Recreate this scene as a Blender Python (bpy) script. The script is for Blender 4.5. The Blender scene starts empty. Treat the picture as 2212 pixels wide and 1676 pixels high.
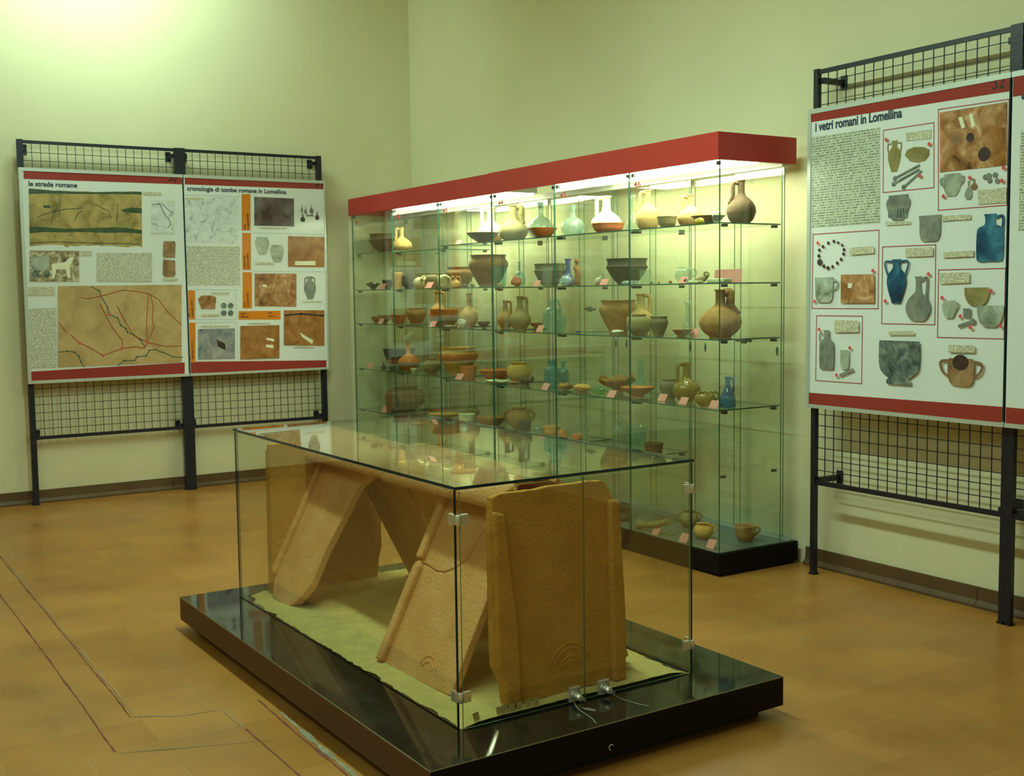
import bpy, bmesh, math, random
from mathutils import Vector, Matrix, noise
C = bpy.context
SC = C.scene
COL = SC.collection
W, H = 2212, 1676
PI = math.pi
# ------------------------------------------------------------------ camera
CAM = Vector((7.5221, -3.9215, 1.25)); YAW, PITCH, ROLL, F = 1.006607, -0.0816547, -0.013023, 2489.5
FW = Vector((-math.sin(YAW) * math.cos(PITCH), math.cos(YAW) * math.cos(PITCH), math.sin(PITCH)))
R0 = Vector((math.cos(YAW), math.sin(YAW), 0)); U0 = R0.cross(FW)
RV = R0 * math.cos(ROLL) + U0 * math.sin(ROLL); UV = -R0 * math.sin(ROLL) + U0 * math.cos(ROLL)
cam = bpy.data.cameras.new('camera'); co = bpy.data.objects.new('camera', cam); COL.objects.link(co)
cam.sensor_fit = 'HORIZONTAL'; cam.sensor_width = 36; cam.lens = F / W * 36; cam.clip_start = .05; cam.clip_end = 60
co.matrix_world = Matrix(((RV.x, UV.x, -FW.x, CAM.x), (RV.y, UV.y, -FW.y, CAM.y), (RV.z, UV.z, -FW.z, CAM.z), (0, 0, 0, 1)))
SC.camera = co
# ------------------------------------------------------------------ world, lights, exposure
wd = bpy.data.worlds.new('world'); SC.world = wd; wd.use_nodes = True
wd.node_tree.nodes['Background'].inputs[0].default_value = (.6, .8, .5, 1); wd.node_tree.nodes['Background'].inputs[1].default_value = .02
SC.view_settings.view_transform = 'Standard'; SC.view_settings.look = 'None'
SC.view_settings.exposure = 0.0; SC.view_settings.gamma = 1.0; SC.view_settings.use_curve_mapping = False
cy = SC.cycles
cy.max_bounces = 10; cy.diffuse_bounces = 4; cy.glossy_bounces = 5; cy.transmission_bounces = 6; cy.transparent_max_bounces = 48
cy.caustics_reflective = False; cy.caustics_refractive = False; cy.sample_clamp_indirect = 6; cy.use_denoising = True
LCOL = (.66, 1.0, .78)
def area(name, loc, target, sx, sy, power, col=LCOL):
    l = bpy.data.lights.new(name, 'AREA'); l.shape = 'RECTANGLE'; l.size = sx; l.size_y = sy; l.energy = power; l.color = col
    o = bpy.data.objects.new(name, l); COL.objects.link(o); o.location = loc
    d = Vector(target) - Vector(loc)
    o.rotation_euler = d.to_track_quat('-Z', 'X').to_euler()
    return o
area('hall_tube_light', (3.9, -2.25, 3.1), (3.9, -1.9, 0), .12, 2.4, 70)
area('hall_tube_light_rear', (6.2, -4.9, 3.2), (6.0, -4.6, 0), .25, 2.4, 50)
area('corner_wall_light', (.85, -2.3, 3.62), (0, -2.15, 2.9), .4, 1.0, 31)
# ------------------------------------------------------------------ pixel rays (the photograph's own measurements)
def ray(px, py): return FW + RV * ((px - W / 2) / F) + UV * ((H / 2 - py) / F)
def un(px, py, ax, val):
    d = ray(px, py); return CAM + d * ((val - CAM[ax]) / d[ax])
def unp(px, py, o, n):
    d = ray(px, py); return CAM + d * ((o - CAM).dot(n) / d.dot(n))
HR = Vector((math.cos(YAW), math.sin(YAW), 0))            # image right, on the floor
# ------------------------------------------------------------------ materials
def lin(c):
    """surface colour from a colour seen in the hall's greenish light"""
    return tuple(min(.88, (x / 12.92 if x <= .04045 else ((x + .055) / 1.055) ** 2.4) / k) for x, k in zip([v / 255 for v in c], (.74, .80, .64)))
def newmat(n):
    m = bpy.data.materials.new(n); m.use_nodes = True; t = m.node_tree; t.nodes.clear()
    return m, t, t.nodes.new('ShaderNodeOutputMaterial')
def nd(t, k, **kw):
    n = t.nodes.new(k)
    for a, b in kw.items(): setattr(n, a, b)
    return n
MATS = {}
def mat(name, col, rough=.6, metal=0, spec=.5, var=0, vscale=20, col2=None, bump=0, bscale=60, coat=0, stretch=None):
    if name in MATS: return MATS[name]
    m, t, out = newmat(name); b = nd(t, 'ShaderNodeBsdfPrincipled'); t.links.new(b.outputs[0], out.inputs[0])
    b.inputs['Base Color'].default_value = (*col, 1); b.inputs['Roughness'].default_value = rough; b.inputs['Metallic'].default_value = metal
    b.inputs['Specular IOR Level'].default_value = spec; b.inputs['Coat Weight'].default_value = coat; b.inputs['Coat Roughness'].default_value = .06
    if var or col2 or bump:
        tc = nd(t, 'ShaderNodeTexCoord'); mp = nd(t, 'ShaderNodeMapping'); t.links.new(tc.outputs['Object'], mp.inputs[0])
        if stretch: mp.inputs['Scale'].default_value = stretch
    if var or col2:
        n = nd(t, 'ShaderNodeTexNoise'); n.inputs['Scale'].default_value = vscale; n.inputs['Detail'].default_value = 5; t.links.new(mp.outputs[0], n.inputs[0])
        r = nd(t, 'ShaderNodeValToRGB'); t.links.new(n.outputs[0], r.inputs[0]); e = r.color_ramp.elements
        e[0].position = .35; e[1].position = .65
        c2 = col2 or tuple(min(1, x * (1 + var)) for x in col); c1 = col if col2 else tuple(x * (1 - var) for x in col)
        e[0].color = (*c1, 1); e[1].color = (*c2, 1); t.links.new(r.outputs[0], b.inputs['Base Color'])
    if bump:
        n2 = nd(t, 'ShaderNodeTexNoise'); n2.inputs['Scale'].default_value = bscale; n2.inputs['Detail'].default_value = 4; t.links.new(mp.outputs[0], n2.inputs[0])
        bp = nd(t, 'ShaderNodeBump'); bp.inputs['Strength'].default_value = bump; bp.inputs['Distance'].default_value = .01
        t.links.new(n2.outputs[0], bp.inputs['Height']); t.links.new(bp.outputs[0], b.inputs['Normal'])
    MATS[name] = m; return m
def glassmat(name, tint, body=0, bodycol=None, rough=0.0, ior=1.5):
    if name in MATS: return MATS[name]
    m, t, out = newmat(name)
    g = nd(t, 'ShaderNodeNewGeometry'); ma = nd(t, 'ShaderNodeMath', operation='MULTIPLY_ADD')
    t.links.new(g.outputs['Backfacing'], ma.inputs[0]); ma.inputs[1].default_value = 1 / ior - ior; ma.inputs[2].default_value = ior
    fr = nd(t, 'ShaderNodeFresnel'); t.links.new(ma.outputs[0], fr.inputs[0])
    tr = nd(t, 'ShaderNodeBsdfTransparent'); tr.inputs[0].default_value = (*tint, 1)
    base = tr
    if body:
        df = nd(t, 'ShaderNodeBsdfDiffuse'); df.inputs[0].default_value = (*bodycol, 1)
        mb = nd(t, 'ShaderNodeMixShader'); mb.inputs[0].default_value = body
        t.links.new(tr.outputs[0], mb.inputs[1]); t.links.new(df.outputs[0], mb.inputs[2]); base = mb
    gl = nd(t, 'ShaderNodeBsdfGlossy'); gl.inputs['Roughness'].default_value = rough; gl.inputs[0].default_value = (1, 1, 1, 1)
    mx = nd(t, 'ShaderNodeMixShader'); t.links.new(fr.outputs[0], mx.inputs[0]); t.links.new(base.outputs[0], mx.inputs[1]); t.links.new(gl.outputs[0], mx.inputs[2])
    t.links.new(mx.outputs[0], out.inputs[0]); MATS[name] = m; return m
def emit(name, col, s):
    if name in MATS: return MATS[name]
    m, t, out = newmat(name); e = nd(t, 'ShaderNodeEmission'); e.inputs[0].default_value = (*col, 1); e.inputs[1].default_value = s
    t.links.new(e.outputs[0], out.inputs[0]); MATS[name] = m; return m
def textmat(name, paper, ink, lines=150, dens=.52, axis='Y'):
    """unreadably small print: rows of ink specks on paper"""
    if name in MATS: return MATS[name]
    m, t, out = newmat(name); b = nd(t, 'ShaderNodeBsdfPrincipled'); t.links.new(b.outputs[0], out.inputs[0]); b.inputs['Roughness'].default_value = .35
    tc = nd(t, 'ShaderNodeTexCoord'); sp = nd(t, 'ShaderNodeSeparateXYZ'); t.links.new(tc.outputs['Object'], sp.inputs[0])
    w = nd(t, 'ShaderNodeMath', operation='MULTIPLY'); t.links.new(sp.outputs['Z'], w.inputs[0]); w.inputs[1].default_value = lines
    fr = nd(t, 'ShaderNodeMath', operation='FRACT'); t.links.new(w.outputs[0], fr.inputs[0])
    gt = nd(t, 'ShaderNodeMath', operation='GREATER_THAN'); t.links.new(fr.outputs[0], gt.inputs[0]); gt.inputs[1].default_value = .42
    mp = nd(t, 'ShaderNodeMapping'); t.links.new(tc.outputs['Object'], mp.inputs[0]); mp.inputs['Scale'].default_value = (330, 330, lines)
    wn = nd(t, 'ShaderNodeTexWhiteNoise', noise_dimensions='3D')
    fl = nd(t, 'ShaderNodeVectorMath', operation='FLOOR'); t.links.new(mp.outputs[0], fl.inputs[0]); t.links.new(fl.outputs[0], wn.inputs[0])
    lt = nd(t, 'ShaderNodeMath', operation='LESS_THAN'); t.links.new(wn.outputs[0], lt.inputs[0]); lt.inputs[1].default_value = dens
    mu = nd(t, 'ShaderNodeMath', operation='MULTIPLY'); t.links.new(gt.outputs[0], mu.inputs[0]); t.links.new(lt.outputs[0], mu.inputs[1])
    mx = nd(t, 'ShaderNodeMixRGB'); t.links.new(mu.outputs[0], mx.inputs[0]); mx.inputs[1].default_value = (*paper, 1); mx.inputs[2].default_value = (*ink, 1)
    t.links.new(mx.outputs[0], b.inputs['Base Color']); MATS[name] = m; return m
def photomat(name, cols, scale=14, detail=6, rough=.25):
    """a printed photograph: several tones in soft patches"""
    if name in MATS: return MATS[name]
    m, t, out = newmat(name); b = nd(t, 'ShaderNodeBsdfPrincipled'); t.links.new(b.outputs[0], out.inputs[0]); b.inputs['Roughness'].default_value = rough
    tc = nd(t, 'ShaderNodeTexCoord'); n = nd(t, 'ShaderNodeTexNoise'); n.inputs['Scale'].default_value = scale; n.inputs['Detail'].default_value = detail
    n.inputs['Distortion'].default_value = .8; n.inputs['Roughness'].default_value = .65
    t.links.new(tc.outputs['Object'], n.inputs[0]); r = nd(t, 'ShaderNodeValToRGB'); t.links.new(n.outputs[0], r.inputs[0]); e = r.color_ramp.elements
    k = len(cols)
    while len(e) < k: e.new(.5)
    for i, c in enumerate(cols): e[i].position = .30 + .42 * i / (k - 1); e[i].color = (*c, 1)
    t.links.new(r.outputs[0], b.inputs['Base Color']); MATS[name] = m; return m
M_WALL = mat('wall_plaster', (.80, .735, .49), .8, var=.03, vscale=1.3, bump=.12, bscale=160, spec=.2)
M_CEIL = mat('ceiling_plaster', (.78, .76, .6), .9)
M_BASEB = mat('baseboard_tile', (.125, .070, .030), .5, spec=.3, var=.12, vscale=8)
M_BLACK = mat('black_enamel', (.012, .012, .022), .4, bump=.1, bscale=200)
M_WIRE = mat('dark_wire', (.012, .022, .03), .45)
M_ALU = mat('brushed_aluminium', (.62, .66, .60), .38, metal=.35)
M_WHITE = mat('white_lacquer', (.8, .8, .74), .45)
M_SHEET = mat('poster_sheet', (.84, .86, .84), .16, spec=.5)
M_RED = mat('red_print', (.36, .045, .035), .22)
M_REDF = mat('red_fascia', (.56, .040, .032), .42, var=.05, vscale=4)
M_INK = mat('blue_black_ink', (.03, .05, .09), .3)
M_NUM = mat('number_ink', (.03, .02, .012), .3)
M_REDLINE = mat('red_line', (.45, .10, .10), .3)
M_ORANGE = mat('orange_print', (.78, .235, .012), .25)
M_PINK = mat('pink_card', (.80, .32, .27), .7)
M_PLINTH = mat('dark_laminate', (.020, .018, .013), .05, var=.35, vscale=14, spec=.5)
M_PLSIDE = mat('brown_laminate', (.085, .030, .016), .5, var=.12, vscale=160)
M_BASE = mat('black_laminate', (.006, .004, .004), .5, var=.2, vscale=100, spec=.15)
M_BASETOP = mat('grey_cabinet_floor', (.14, .17, .16), .25)
M_FOOT = mat('foot_black', (.01, .01, .01), .7)  # plain black of the recessed feet under cabinet and plinth
M_GL = glassmat('clear_pane', (.968, .992, .963))
M_GT = glassmat('vitrine_top', (.965, .98, .945), ior=1.75)
M_GV = glassmat('vitrine_pane', (.975, .985, .955))
M_GE = mat('green_glass_edge', (.035, .15, .10), .15)
M_GE2 = mat('pale_glass_edge', (.16, .22, .10), .2)
M_GED = mat('dark_glass_edge', (.008, .03, .045), .1)
M_CHROME = mat('chrome', (.80, .78, .74), .25, metal=.75)
M_STEEL = mat('satin_metal', (.62, .60, .55), .3, metal=.8)
M_LOCK = mat('dull_lock_metal', (.16, .15, .10), .35, metal=.5)
M_CLIP = mat('dark_clip', (.05, .05, .05), .3, metal=.6)
M_SAND = mat('pale_sand', (.62, .465, .15), .95, var=.09, vscale=26, bump=.5, bscale=220)
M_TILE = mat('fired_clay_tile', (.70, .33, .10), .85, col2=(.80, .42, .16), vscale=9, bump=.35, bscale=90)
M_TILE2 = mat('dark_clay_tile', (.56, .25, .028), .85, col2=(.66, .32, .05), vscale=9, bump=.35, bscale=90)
M_TUBE = emit('fluorescent_glow', (.86, .95, .66), 20)
# ------------------------------------------------------------------ mesh helpers
def tag(o, label=None, cat=None, group=None, kind=None):
    if label: o['label'] = label
    if cat: o['category'] = cat
    if group: o['group'] = group
    if kind: o['kind'] = kind
    return o
def empty(name, loc, label, cat, group=None, rz=0):
    o = bpy.data.objects.new(name, None); COL.objects.link(o); o.location = loc; o.rotation_euler = (0, 0, rz); o.empty_display_size = .05
    return tag(o, label, cat, group)
class MB:
    def __init__(s): s.bm = bmesh.new()
    def box(s, x0, x1, y0, y1, z0, z1, mi=0, M=None, thin=None):
        vs = [s.bm.verts.new((x, y, z)) for z in (z0, z1) for y in (y0, y1) for x in (x0, x1)]
        dims = (abs(x1 - x0), abs(y1 - y0), abs(z1 - z0)); ax = dims.index(min(dims))
        for idx, a in (((0, 2, 3, 1), 2), ((4, 5, 7, 6), 2), ((0, 1, 5, 4), 1), ((2, 6, 7, 3), 1), ((0, 4, 6, 2), 0), ((1, 3, 7, 5), 0)):
            f = s.bm.faces.new([vs[i] for i in idx]); f.material_index = (0 if a == ax else 1) if thin else mi
        if M is not None:
            for v in vs: v.co = M @ v.co
        return s
    def poly(s, pts, mi=0):
        f = s.bm.faces.new([s.bm.verts.new(p) for p in pts]); f.material_index = mi; return s
    def prism(s, pts, ext, mi=0):
        a = [s.bm.verts.new(p) for p in pts]; b = [s.bm.verts.new(Vector(p) + ext) for p in pts]; n = len(a)
        f = s.bm.faces.new(a); f.material_index = mi; f = s.bm.faces.new(b[::-1]); f.material_index = mi
        for i in range(n):
            f = s.bm.faces.new((a[i], b[i], b[(i + 1) % n], a[(i + 1) % n])); f.material_index = mi
        return s
    def tube(s, pts, rad, seg=8, cap=True, flat=1.0, flatdir=None):
        pts = [Vector(p) for p in pts]; n = len(pts); rr = rad if isinstance(rad, (list, tuple)) else [rad] * n; rings = []; pu = None
        for i, p in enumerate(pts):
            d = (pts[min(i + 1, n - 1)] - pts[max(i - 1, 0)]).normalized()
            if pu is None:
                u = flatdir.copy() if flatdir else (Vector((0, 0, 1)) if abs(d.z) < .9 else Vector((1, 0, 0)))
            else: u = pu
            u = (u - d * u.dot(d)).normalized(); v = d.cross(u); pu = u
            rings.append([s.bm.verts.new(p + (u * math.cos(2 * PI * k / seg) * flat + v * math.sin(2 * PI * k / seg)) * rr[i]) for k in range(seg)])
        for a, b in zip(rings, rings[1:]):
            for k in range(seg):
                f = s.bm.faces.new((a[k], a[(k + 1) % seg], b[(k + 1) % seg], b[k])); f.smooth = True
        if cap: s.bm.faces.new(rings[0][::-1]); s.bm.faces.new(rings[-1])
        return s
    def lathe(s, prof, seg=28, M=None, wob=0, seed=0, jag=0):
        rings = []; base = len(s.bm.verts); allv = []
        zt = max(z for r, z in prof)
        for r, z in prof:
            if r < 1e-5: ring = [s.bm.verts.new((0, 0, z))]
            else:
                ring = []
                for k in range(seg):
                    a = 2 * PI * k / seg; rr = r
                    if wob: rr *= 1 + wob * noise.noise(Vector((math.cos(a) * 1.3 + seed, math.sin(a) * 1.3, z * 9)))
                    zz = z
                    if jag and z > zt * .45: zz -= jag * zt * (z / zt - .45) * (.5 + 1.3 * noise.noise(Vector((math.cos(a) * 2.2 + seed * 3, math.sin(a) * 2.2, seed)))) * 1.6
                    ring.append(s.bm.verts.new((rr * math.cos(a), rr * math.sin(a), zz)))
            rings.append(ring); allv += ring
        for a, b in zip(rings, rings[1:]):
            if len(a) == 1 and len(b) == 1: continue
            for k in range(seg):
                k2 = (k + 1) % seg
                vs = (a[0], b[k2], b[k]) if len(a) == 1 else ((a[k], a[k2], b[0]) if len(b) == 1 else (a[k], a[k2], b[k2], b[k]))
                f = s.bm.faces.new(vs); f.smooth = True
        if M is not None:
            for v in allv: v.co = M @ v.co
        return s
    def build(s, name, m, parent=None, bevel=0, smooth=False, origin=None):
        if origin is not None:
            for v in s.bm.verts: v.co -= Vector(origin)
        bmesh.ops.recalc_face_normals(s.bm, faces=s.bm.faces)
        me = bpy.data.meshes.new(name); s.bm.to_mesh(me); s.bm.free()
        for x in (m if isinstance(m, (list, tuple)) else [m]): me.materials.append(x)
        o = bpy.data.objects.new(name, me); COL.objects.link(o)
        if origin is not None: o.location = origin
        if parent: o.parent = parent
        if smooth:
            for p in me.polygons: p.use_smooth = True
        if bevel:
            b = o.modifiers.new('bevel', 'BEVEL'); b.width = bevel; b.segments = 2; b.limit_method = 'ANGLE'
        return o
def rel(o, root):
    """put a mesh built in world coordinates under a root that stands elsewhere"""
    o.parent = root; o.matrix_parent_inverse = root.matrix_basis.inverted(); return o
def crom(p, n=4):
    p = [tuple(q) for q in p]
    if len(p) < 3: return p
    out = []
    for i in range(len(p) - 1):
        p0, p1, p2, p3 = p[max(i - 1, 0)], p[i], p[i + 1], p[min(i + 2, len(p) - 1)]
        for k in range(n):
            t = k / n
            out.append(tuple(.5 * (2 * b + (c - a) * t + (2 * a - 5 * b + 4 * c - d) * t * t + (-a + 3 * b - 3 * c + d) * t ** 3) for a, b, c, d in zip(p0, p1, p2, p3)))
    out.append(p[-1]); return out
def word(text, m, parent, P0, right, up, nrm, height, width=None, name='lettering', bold=None):
    bold = height * (.035 if name == 'title' else .015) if bold is None else bold
    cu = bpy.data.curves.new(name, 'FONT'); cu.body = text; cu.size = height / .7; cu.offset = bold; cu.materials.append(m); cu.extrude = .0002
    o = bpy.data.objects.new(name, cu); COL.objects.link(o)
    sx = 1
    if width:
        C.view_layer.update(); d = o.dimensions.x
        if d > 1e-4: sx = width / d
    Mx = Matrix((( right.x * sx, up.x, nrm.x, P0.x), (right.y * sx, up.y, nrm.y, P0.y), (right.z * sx, up.z, nrm.z, P0.z), (0, 0, 0, 1)))
    C.view_layer.update()
    me = bpy.data.meshes.new_from_object(o.evaluated_get(C.evaluated_depsgraph_get())); bpy.data.objects.remove(o)
    o = bpy.data.objects.new(name, me); COL.objects.link(o)
    if parent:
        o.parent = parent; o.matrix_parent_inverse = parent.matrix_basis.inverted()
    o.matrix_basis = Mx
    return o
X, Y, Z = Vector((1, 0, 0)), Vector((0, 1, 0)), Vector((0, 0, 1))
# ================================================================== ROOM
RX, RY, RZ = 9.6, -6.6, 3.75
def struct(mb, name, m, **k): return tag(mb.build(name, m, **k), kind='structure')
def floormat():
    m, t, out = newmat('terracotta_floor'); b = nd(t, 'ShaderNodeBsdfPrincipled'); t.links.new(b.outputs[0], out.inputs[0])
    tc = nd(t, 'ShaderNodeTexCoord'); mp = nd(t, 'ShaderNodeMapping'); mp.inputs['Rotation'].default_value = (0, 0, PI / 2); t.links.new(tc.outputs['Object'], mp.inputs[0])
    br = nd(t, 'ShaderNodeTexBrick'); t.links.new(mp.outputs[0], br.inputs[0]); br.inputs['Scale'].default_value = 1
    br.inputs['Brick Width'].default_value = .41; br.inputs['Row Height'].default_value = .205; br.inputs['Mortar Size'].default_value = .0022; br.inputs['Mortar Smooth'].default_value = .6
    br.inputs['Color1'].default_value = (.435, .192, .040, 1); br.inputs['Color2'].default_value = (.39, .160, .030, 1); br.inputs['Mortar'].default_value = (.45, .235, .070, 1)
    n = nd(t, 'ShaderNodeTexNoise'); n.inputs['Scale'].default_value = 3.2; n.inputs['Detail'].default_value = 6; t.links.new(tc.outputs['Object'], n.inputs[0])
    mm = nd(t, 'ShaderNodeMapRange'); t.links.new(n.outputs[0], mm.inputs[0]); mm.inputs[1].default_value = .3; mm.inputs[2].default_value = .7; mm.inputs[3].default_value = .85; mm.inputs[4].default_value = 1.15
    mx = nd(t, 'ShaderNodeVectorMath', operation='SCALE'); t.links.new(br.outputs[0], mx.inputs[0]); t.links.new(mm.outputs[0], mx.inputs['Scale'])
    t.links.new(mx.outputs[0], b.inputs['Base Color'])
    r = nd(t, 'ShaderNodeMapRange'); t.links.new(n.outputs[0], r.inputs[0]); r.inputs[1].default_value = .3; r.inputs[2].default_value = .7; r.inputs[3].default_value = .26; r.inputs[4].default_value = .40
    t.links.new(r.outputs[0], b.inputs['Roughness']); b.inputs['Specular IOR Level'].default_value = .42
    bp = nd(t, 'ShaderNodeBump'); bp.inputs['Strength'].default_value = .10; bp.inputs['Distance'].default_value = .002
    n2 = nd(t, 'ShaderNodeTexNoise'); n2.inputs['Scale'].default_value = 11; n2.inputs['Detail'].default_value = 3; t.links.new(tc.outputs['Object'], n2.inputs[0])
    t.links.new(n2.outputs[0], bp.inputs['Height']); t.links.new(bp.outputs[0], b.inputs['Normal'])
    return m
M_FLOOR = floormat()
struct(MB().box(-.1, RX, RY, .1, -.1, 0), 'floor', M_FLOOR)
struct(MB().box(-.1, RX, 0, .1, 0, RZ), 'wall_back', M_WALL)
struct(MB().box(-.1, 0, RY, 0, 0, RZ), 'wall_left', M_WALL)
struct(MB().box(RX, RX + .1, RY, .1, 0, RZ), 'wall_right', M_WALL)
struct(MB().box(-.1, RX, RY - .1, RY, 0, RZ), 'wall_front', M_WALL)
struct(MB().box(-.1, RX, RY, .1, RZ, RZ + .1), 'ceiling', M_CEIL)
bp_prof = [(0, 0), (.030, 0), (.030, .010), (.022, .018), (.014, .028), (.012, .079), (0, .079)]
def baseb(a0, a1, back, name):
    o = MB()
    g = .0012
    n = max(1, round((a1 - a0) / .93)); st = (a1 - a0) / n
    for i in range(n):
        s0, s1 = a0 + i * st + g, a0 + (i + 1) * st - g
        pts = [Vector((s0, -d, z)) if back else Vector((d, s0, z)) for d, z in bp_prof]
        o.prism(pts, (X if back else Y) * (s1 - s0))
    return struct(o, name, M_BASEB)
baseb(3.84, 9.24, True, 'baseboard_back'); baseb(-6.25, -.03, False, 'baseboard_left')
M_SEAM = mat('dark_red_seam', (.20, .05, .028), .7, var=.3, vscale=30); M_SEAM2 = mat('grey_mortar', (.30, .26, .16), .85, var=.2, vscale=40)
def seam(pts, w, m, name, seed, z=.0012):
    rnd = random.Random(seed); L = []; Rr = []
    P = [Vector((a, b, z)) for a, b in pts]
    for i in range(len(P) - 1):
        n = max(2, int((P[i + 1] - P[i]).length / .02)); d = (P[i + 1] - P[i]).normalized(); q = Vector((-d.y, d.x, 0))
        for k in range(n):
            p = P[i].lerp(P[i + 1], k / n); ww = w * (.45 + .9 * abs(noise.noise(p * 7 + Vector((seed, 0, 0)))) * 2); o = q * (noise.noise(p * 3) * .004 + noise.noise(p * 25) * .002)
            L.append(p + o + q * ww); Rr.append(p + o - q * ww * rnd.uniform(.5, 1))
    b = MB()
    for i in range(len(L) - 1):
        b.poly((L[i], L[i + 1], Rr[i + 1], Rr[i]))
    struct(b, name, m)
seam([(1.4, -3.075), (4.08, -3.10)], .0025, M_SEAM, 'trim_1', 1); seam([(1.5, -3.188), (4.33, -3.203)], .003, M_SEAM, 'trim_2', 2)
seam([(1.6, -3.066), (4.05, -3.088)], .0018, M_SEAM2, 'trim_3', 3); seam([(4.064, -3.09), (4.138, -2.967), (4.154, -2.851), (4.35, -2.848)], .003, M_SEAM2, 'trim_4', 4)
seam([(4.35, -2.845), (5.05, -2.838)], .0035, M_SEAM, 'trim_5', 5); seam([(4.14, -2.732), (5.2, -2.737)], .004, M_SEAM, 'trim_6', 6)
seam([(4.28, -2.712), (4.45, -2.715), (4.9, -2.722)], .009, M_SEAM2, 'trim_7', 7)
seam([(4.323, -3.202), (4.482, -2.796)], .002, M_SEAM2, 'trim_8', 8); seam([(2.55, -3.19), (2.57, -3.08)], .002, M_SEAM2, 'trim_9', 9)
# ================================================================== DISPLAY STANDS
def stand(name, label, axis, off, u0, bays, bw, top, t=.034, dep=.03, nb=.42):
    """axis 'Y' runs along the left wall (x = off), axis 'X' along the back wall (y = -off)"""
    if axis == 'Y': Mx = Matrix(((0, 1, 0, 0), (1, 0, 0, 0), (0, 0, 1, 0), (0, 0, 0, 1)))         # (u, d, z) -> (d, u, z)
    else: Mx = Matrix(((1, 0, 0, 0), (0, -1, 0, 0), (0, 0, 1, 0), (0, 0, 0, 1)))                    # (u, d, z) -> (u, -d, z)
    root = empty(name, Mx @ Vector((u0, off, 0)), label, 'display stand')
    d0, d1 = off - dep, off
    def part(mb, nm, m): 
        o = mb.build(nm, m); return rel(o, root)
    for b in range(bays):
        a, c = u0 + b * (bw + t * 2), u0 + b * (bw + t * 2) + bw + t
        for s in (a, c):
            p = MB().box(s, s + t, d0, d1, .008, top, M=Mx)
            p.box(s - .004, s + t + .004, d0 - .004, d1 + .004, 0, .008, M=Mx)
            part(p, 'post', M_BLACK)
        part(MB().box(a + t, c, d0 + .005, d1 - .005, top - .022, top - .004, M=Mx), 'rail', M_BLACK)
        part(MB().box(a + t, c, d0 + .005, d1 - .005, nb - .02, nb, M=Mx), 'rail', M_BLACK)
        for zz in (top - .05, nb + .002):
            for s0, s1 in ((a + t, 1), (c, -1)):
                k = MB(); e = sorted((s0, s0 + s1 * .02)); f = sorted((s0, s0 + s1 * .035))
                k.box(e[0], e[1], 0.002, d0 + .006, zz - .012, zz + .012, M=Mx); k.box(f[0], f[1], 0.0015, .005, zz - .03, zz + .03, M=Mx)
                part(k, 'wall_bracket', M_BLACK)
        g = MB(); w = .0016; n = round((c - a - t) / .049); st = (c - a - t) / n; dm = (d0 + d1) / 2
        for i in range(1, n): g.box(a + t + i * st - w, a + t + i * st + w, dm - w, dm + w, nb - .02, top - .004, M=Mx)
        zz = nb + .045
        while zz < top - .03:
            g.box(a + t, c, dm - 3 * w, dm - w, zz - w, zz + w, M=Mx); zz += .049
        part(g, 'wire_grid', M_WIRE)
    return root
stand('wire_display_stand', 'black steel stand with wire mesh on the left wall, carrying boards 30 and 31', 'Y', .09, -2.678, 2, .902, 2.205)
stand('wire_display_stand', 'black steel stand with wire mesh at the right, carrying board 32', 'X', .143, 3.989, 2, .909, 2.185, .0245, .022)
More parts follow.
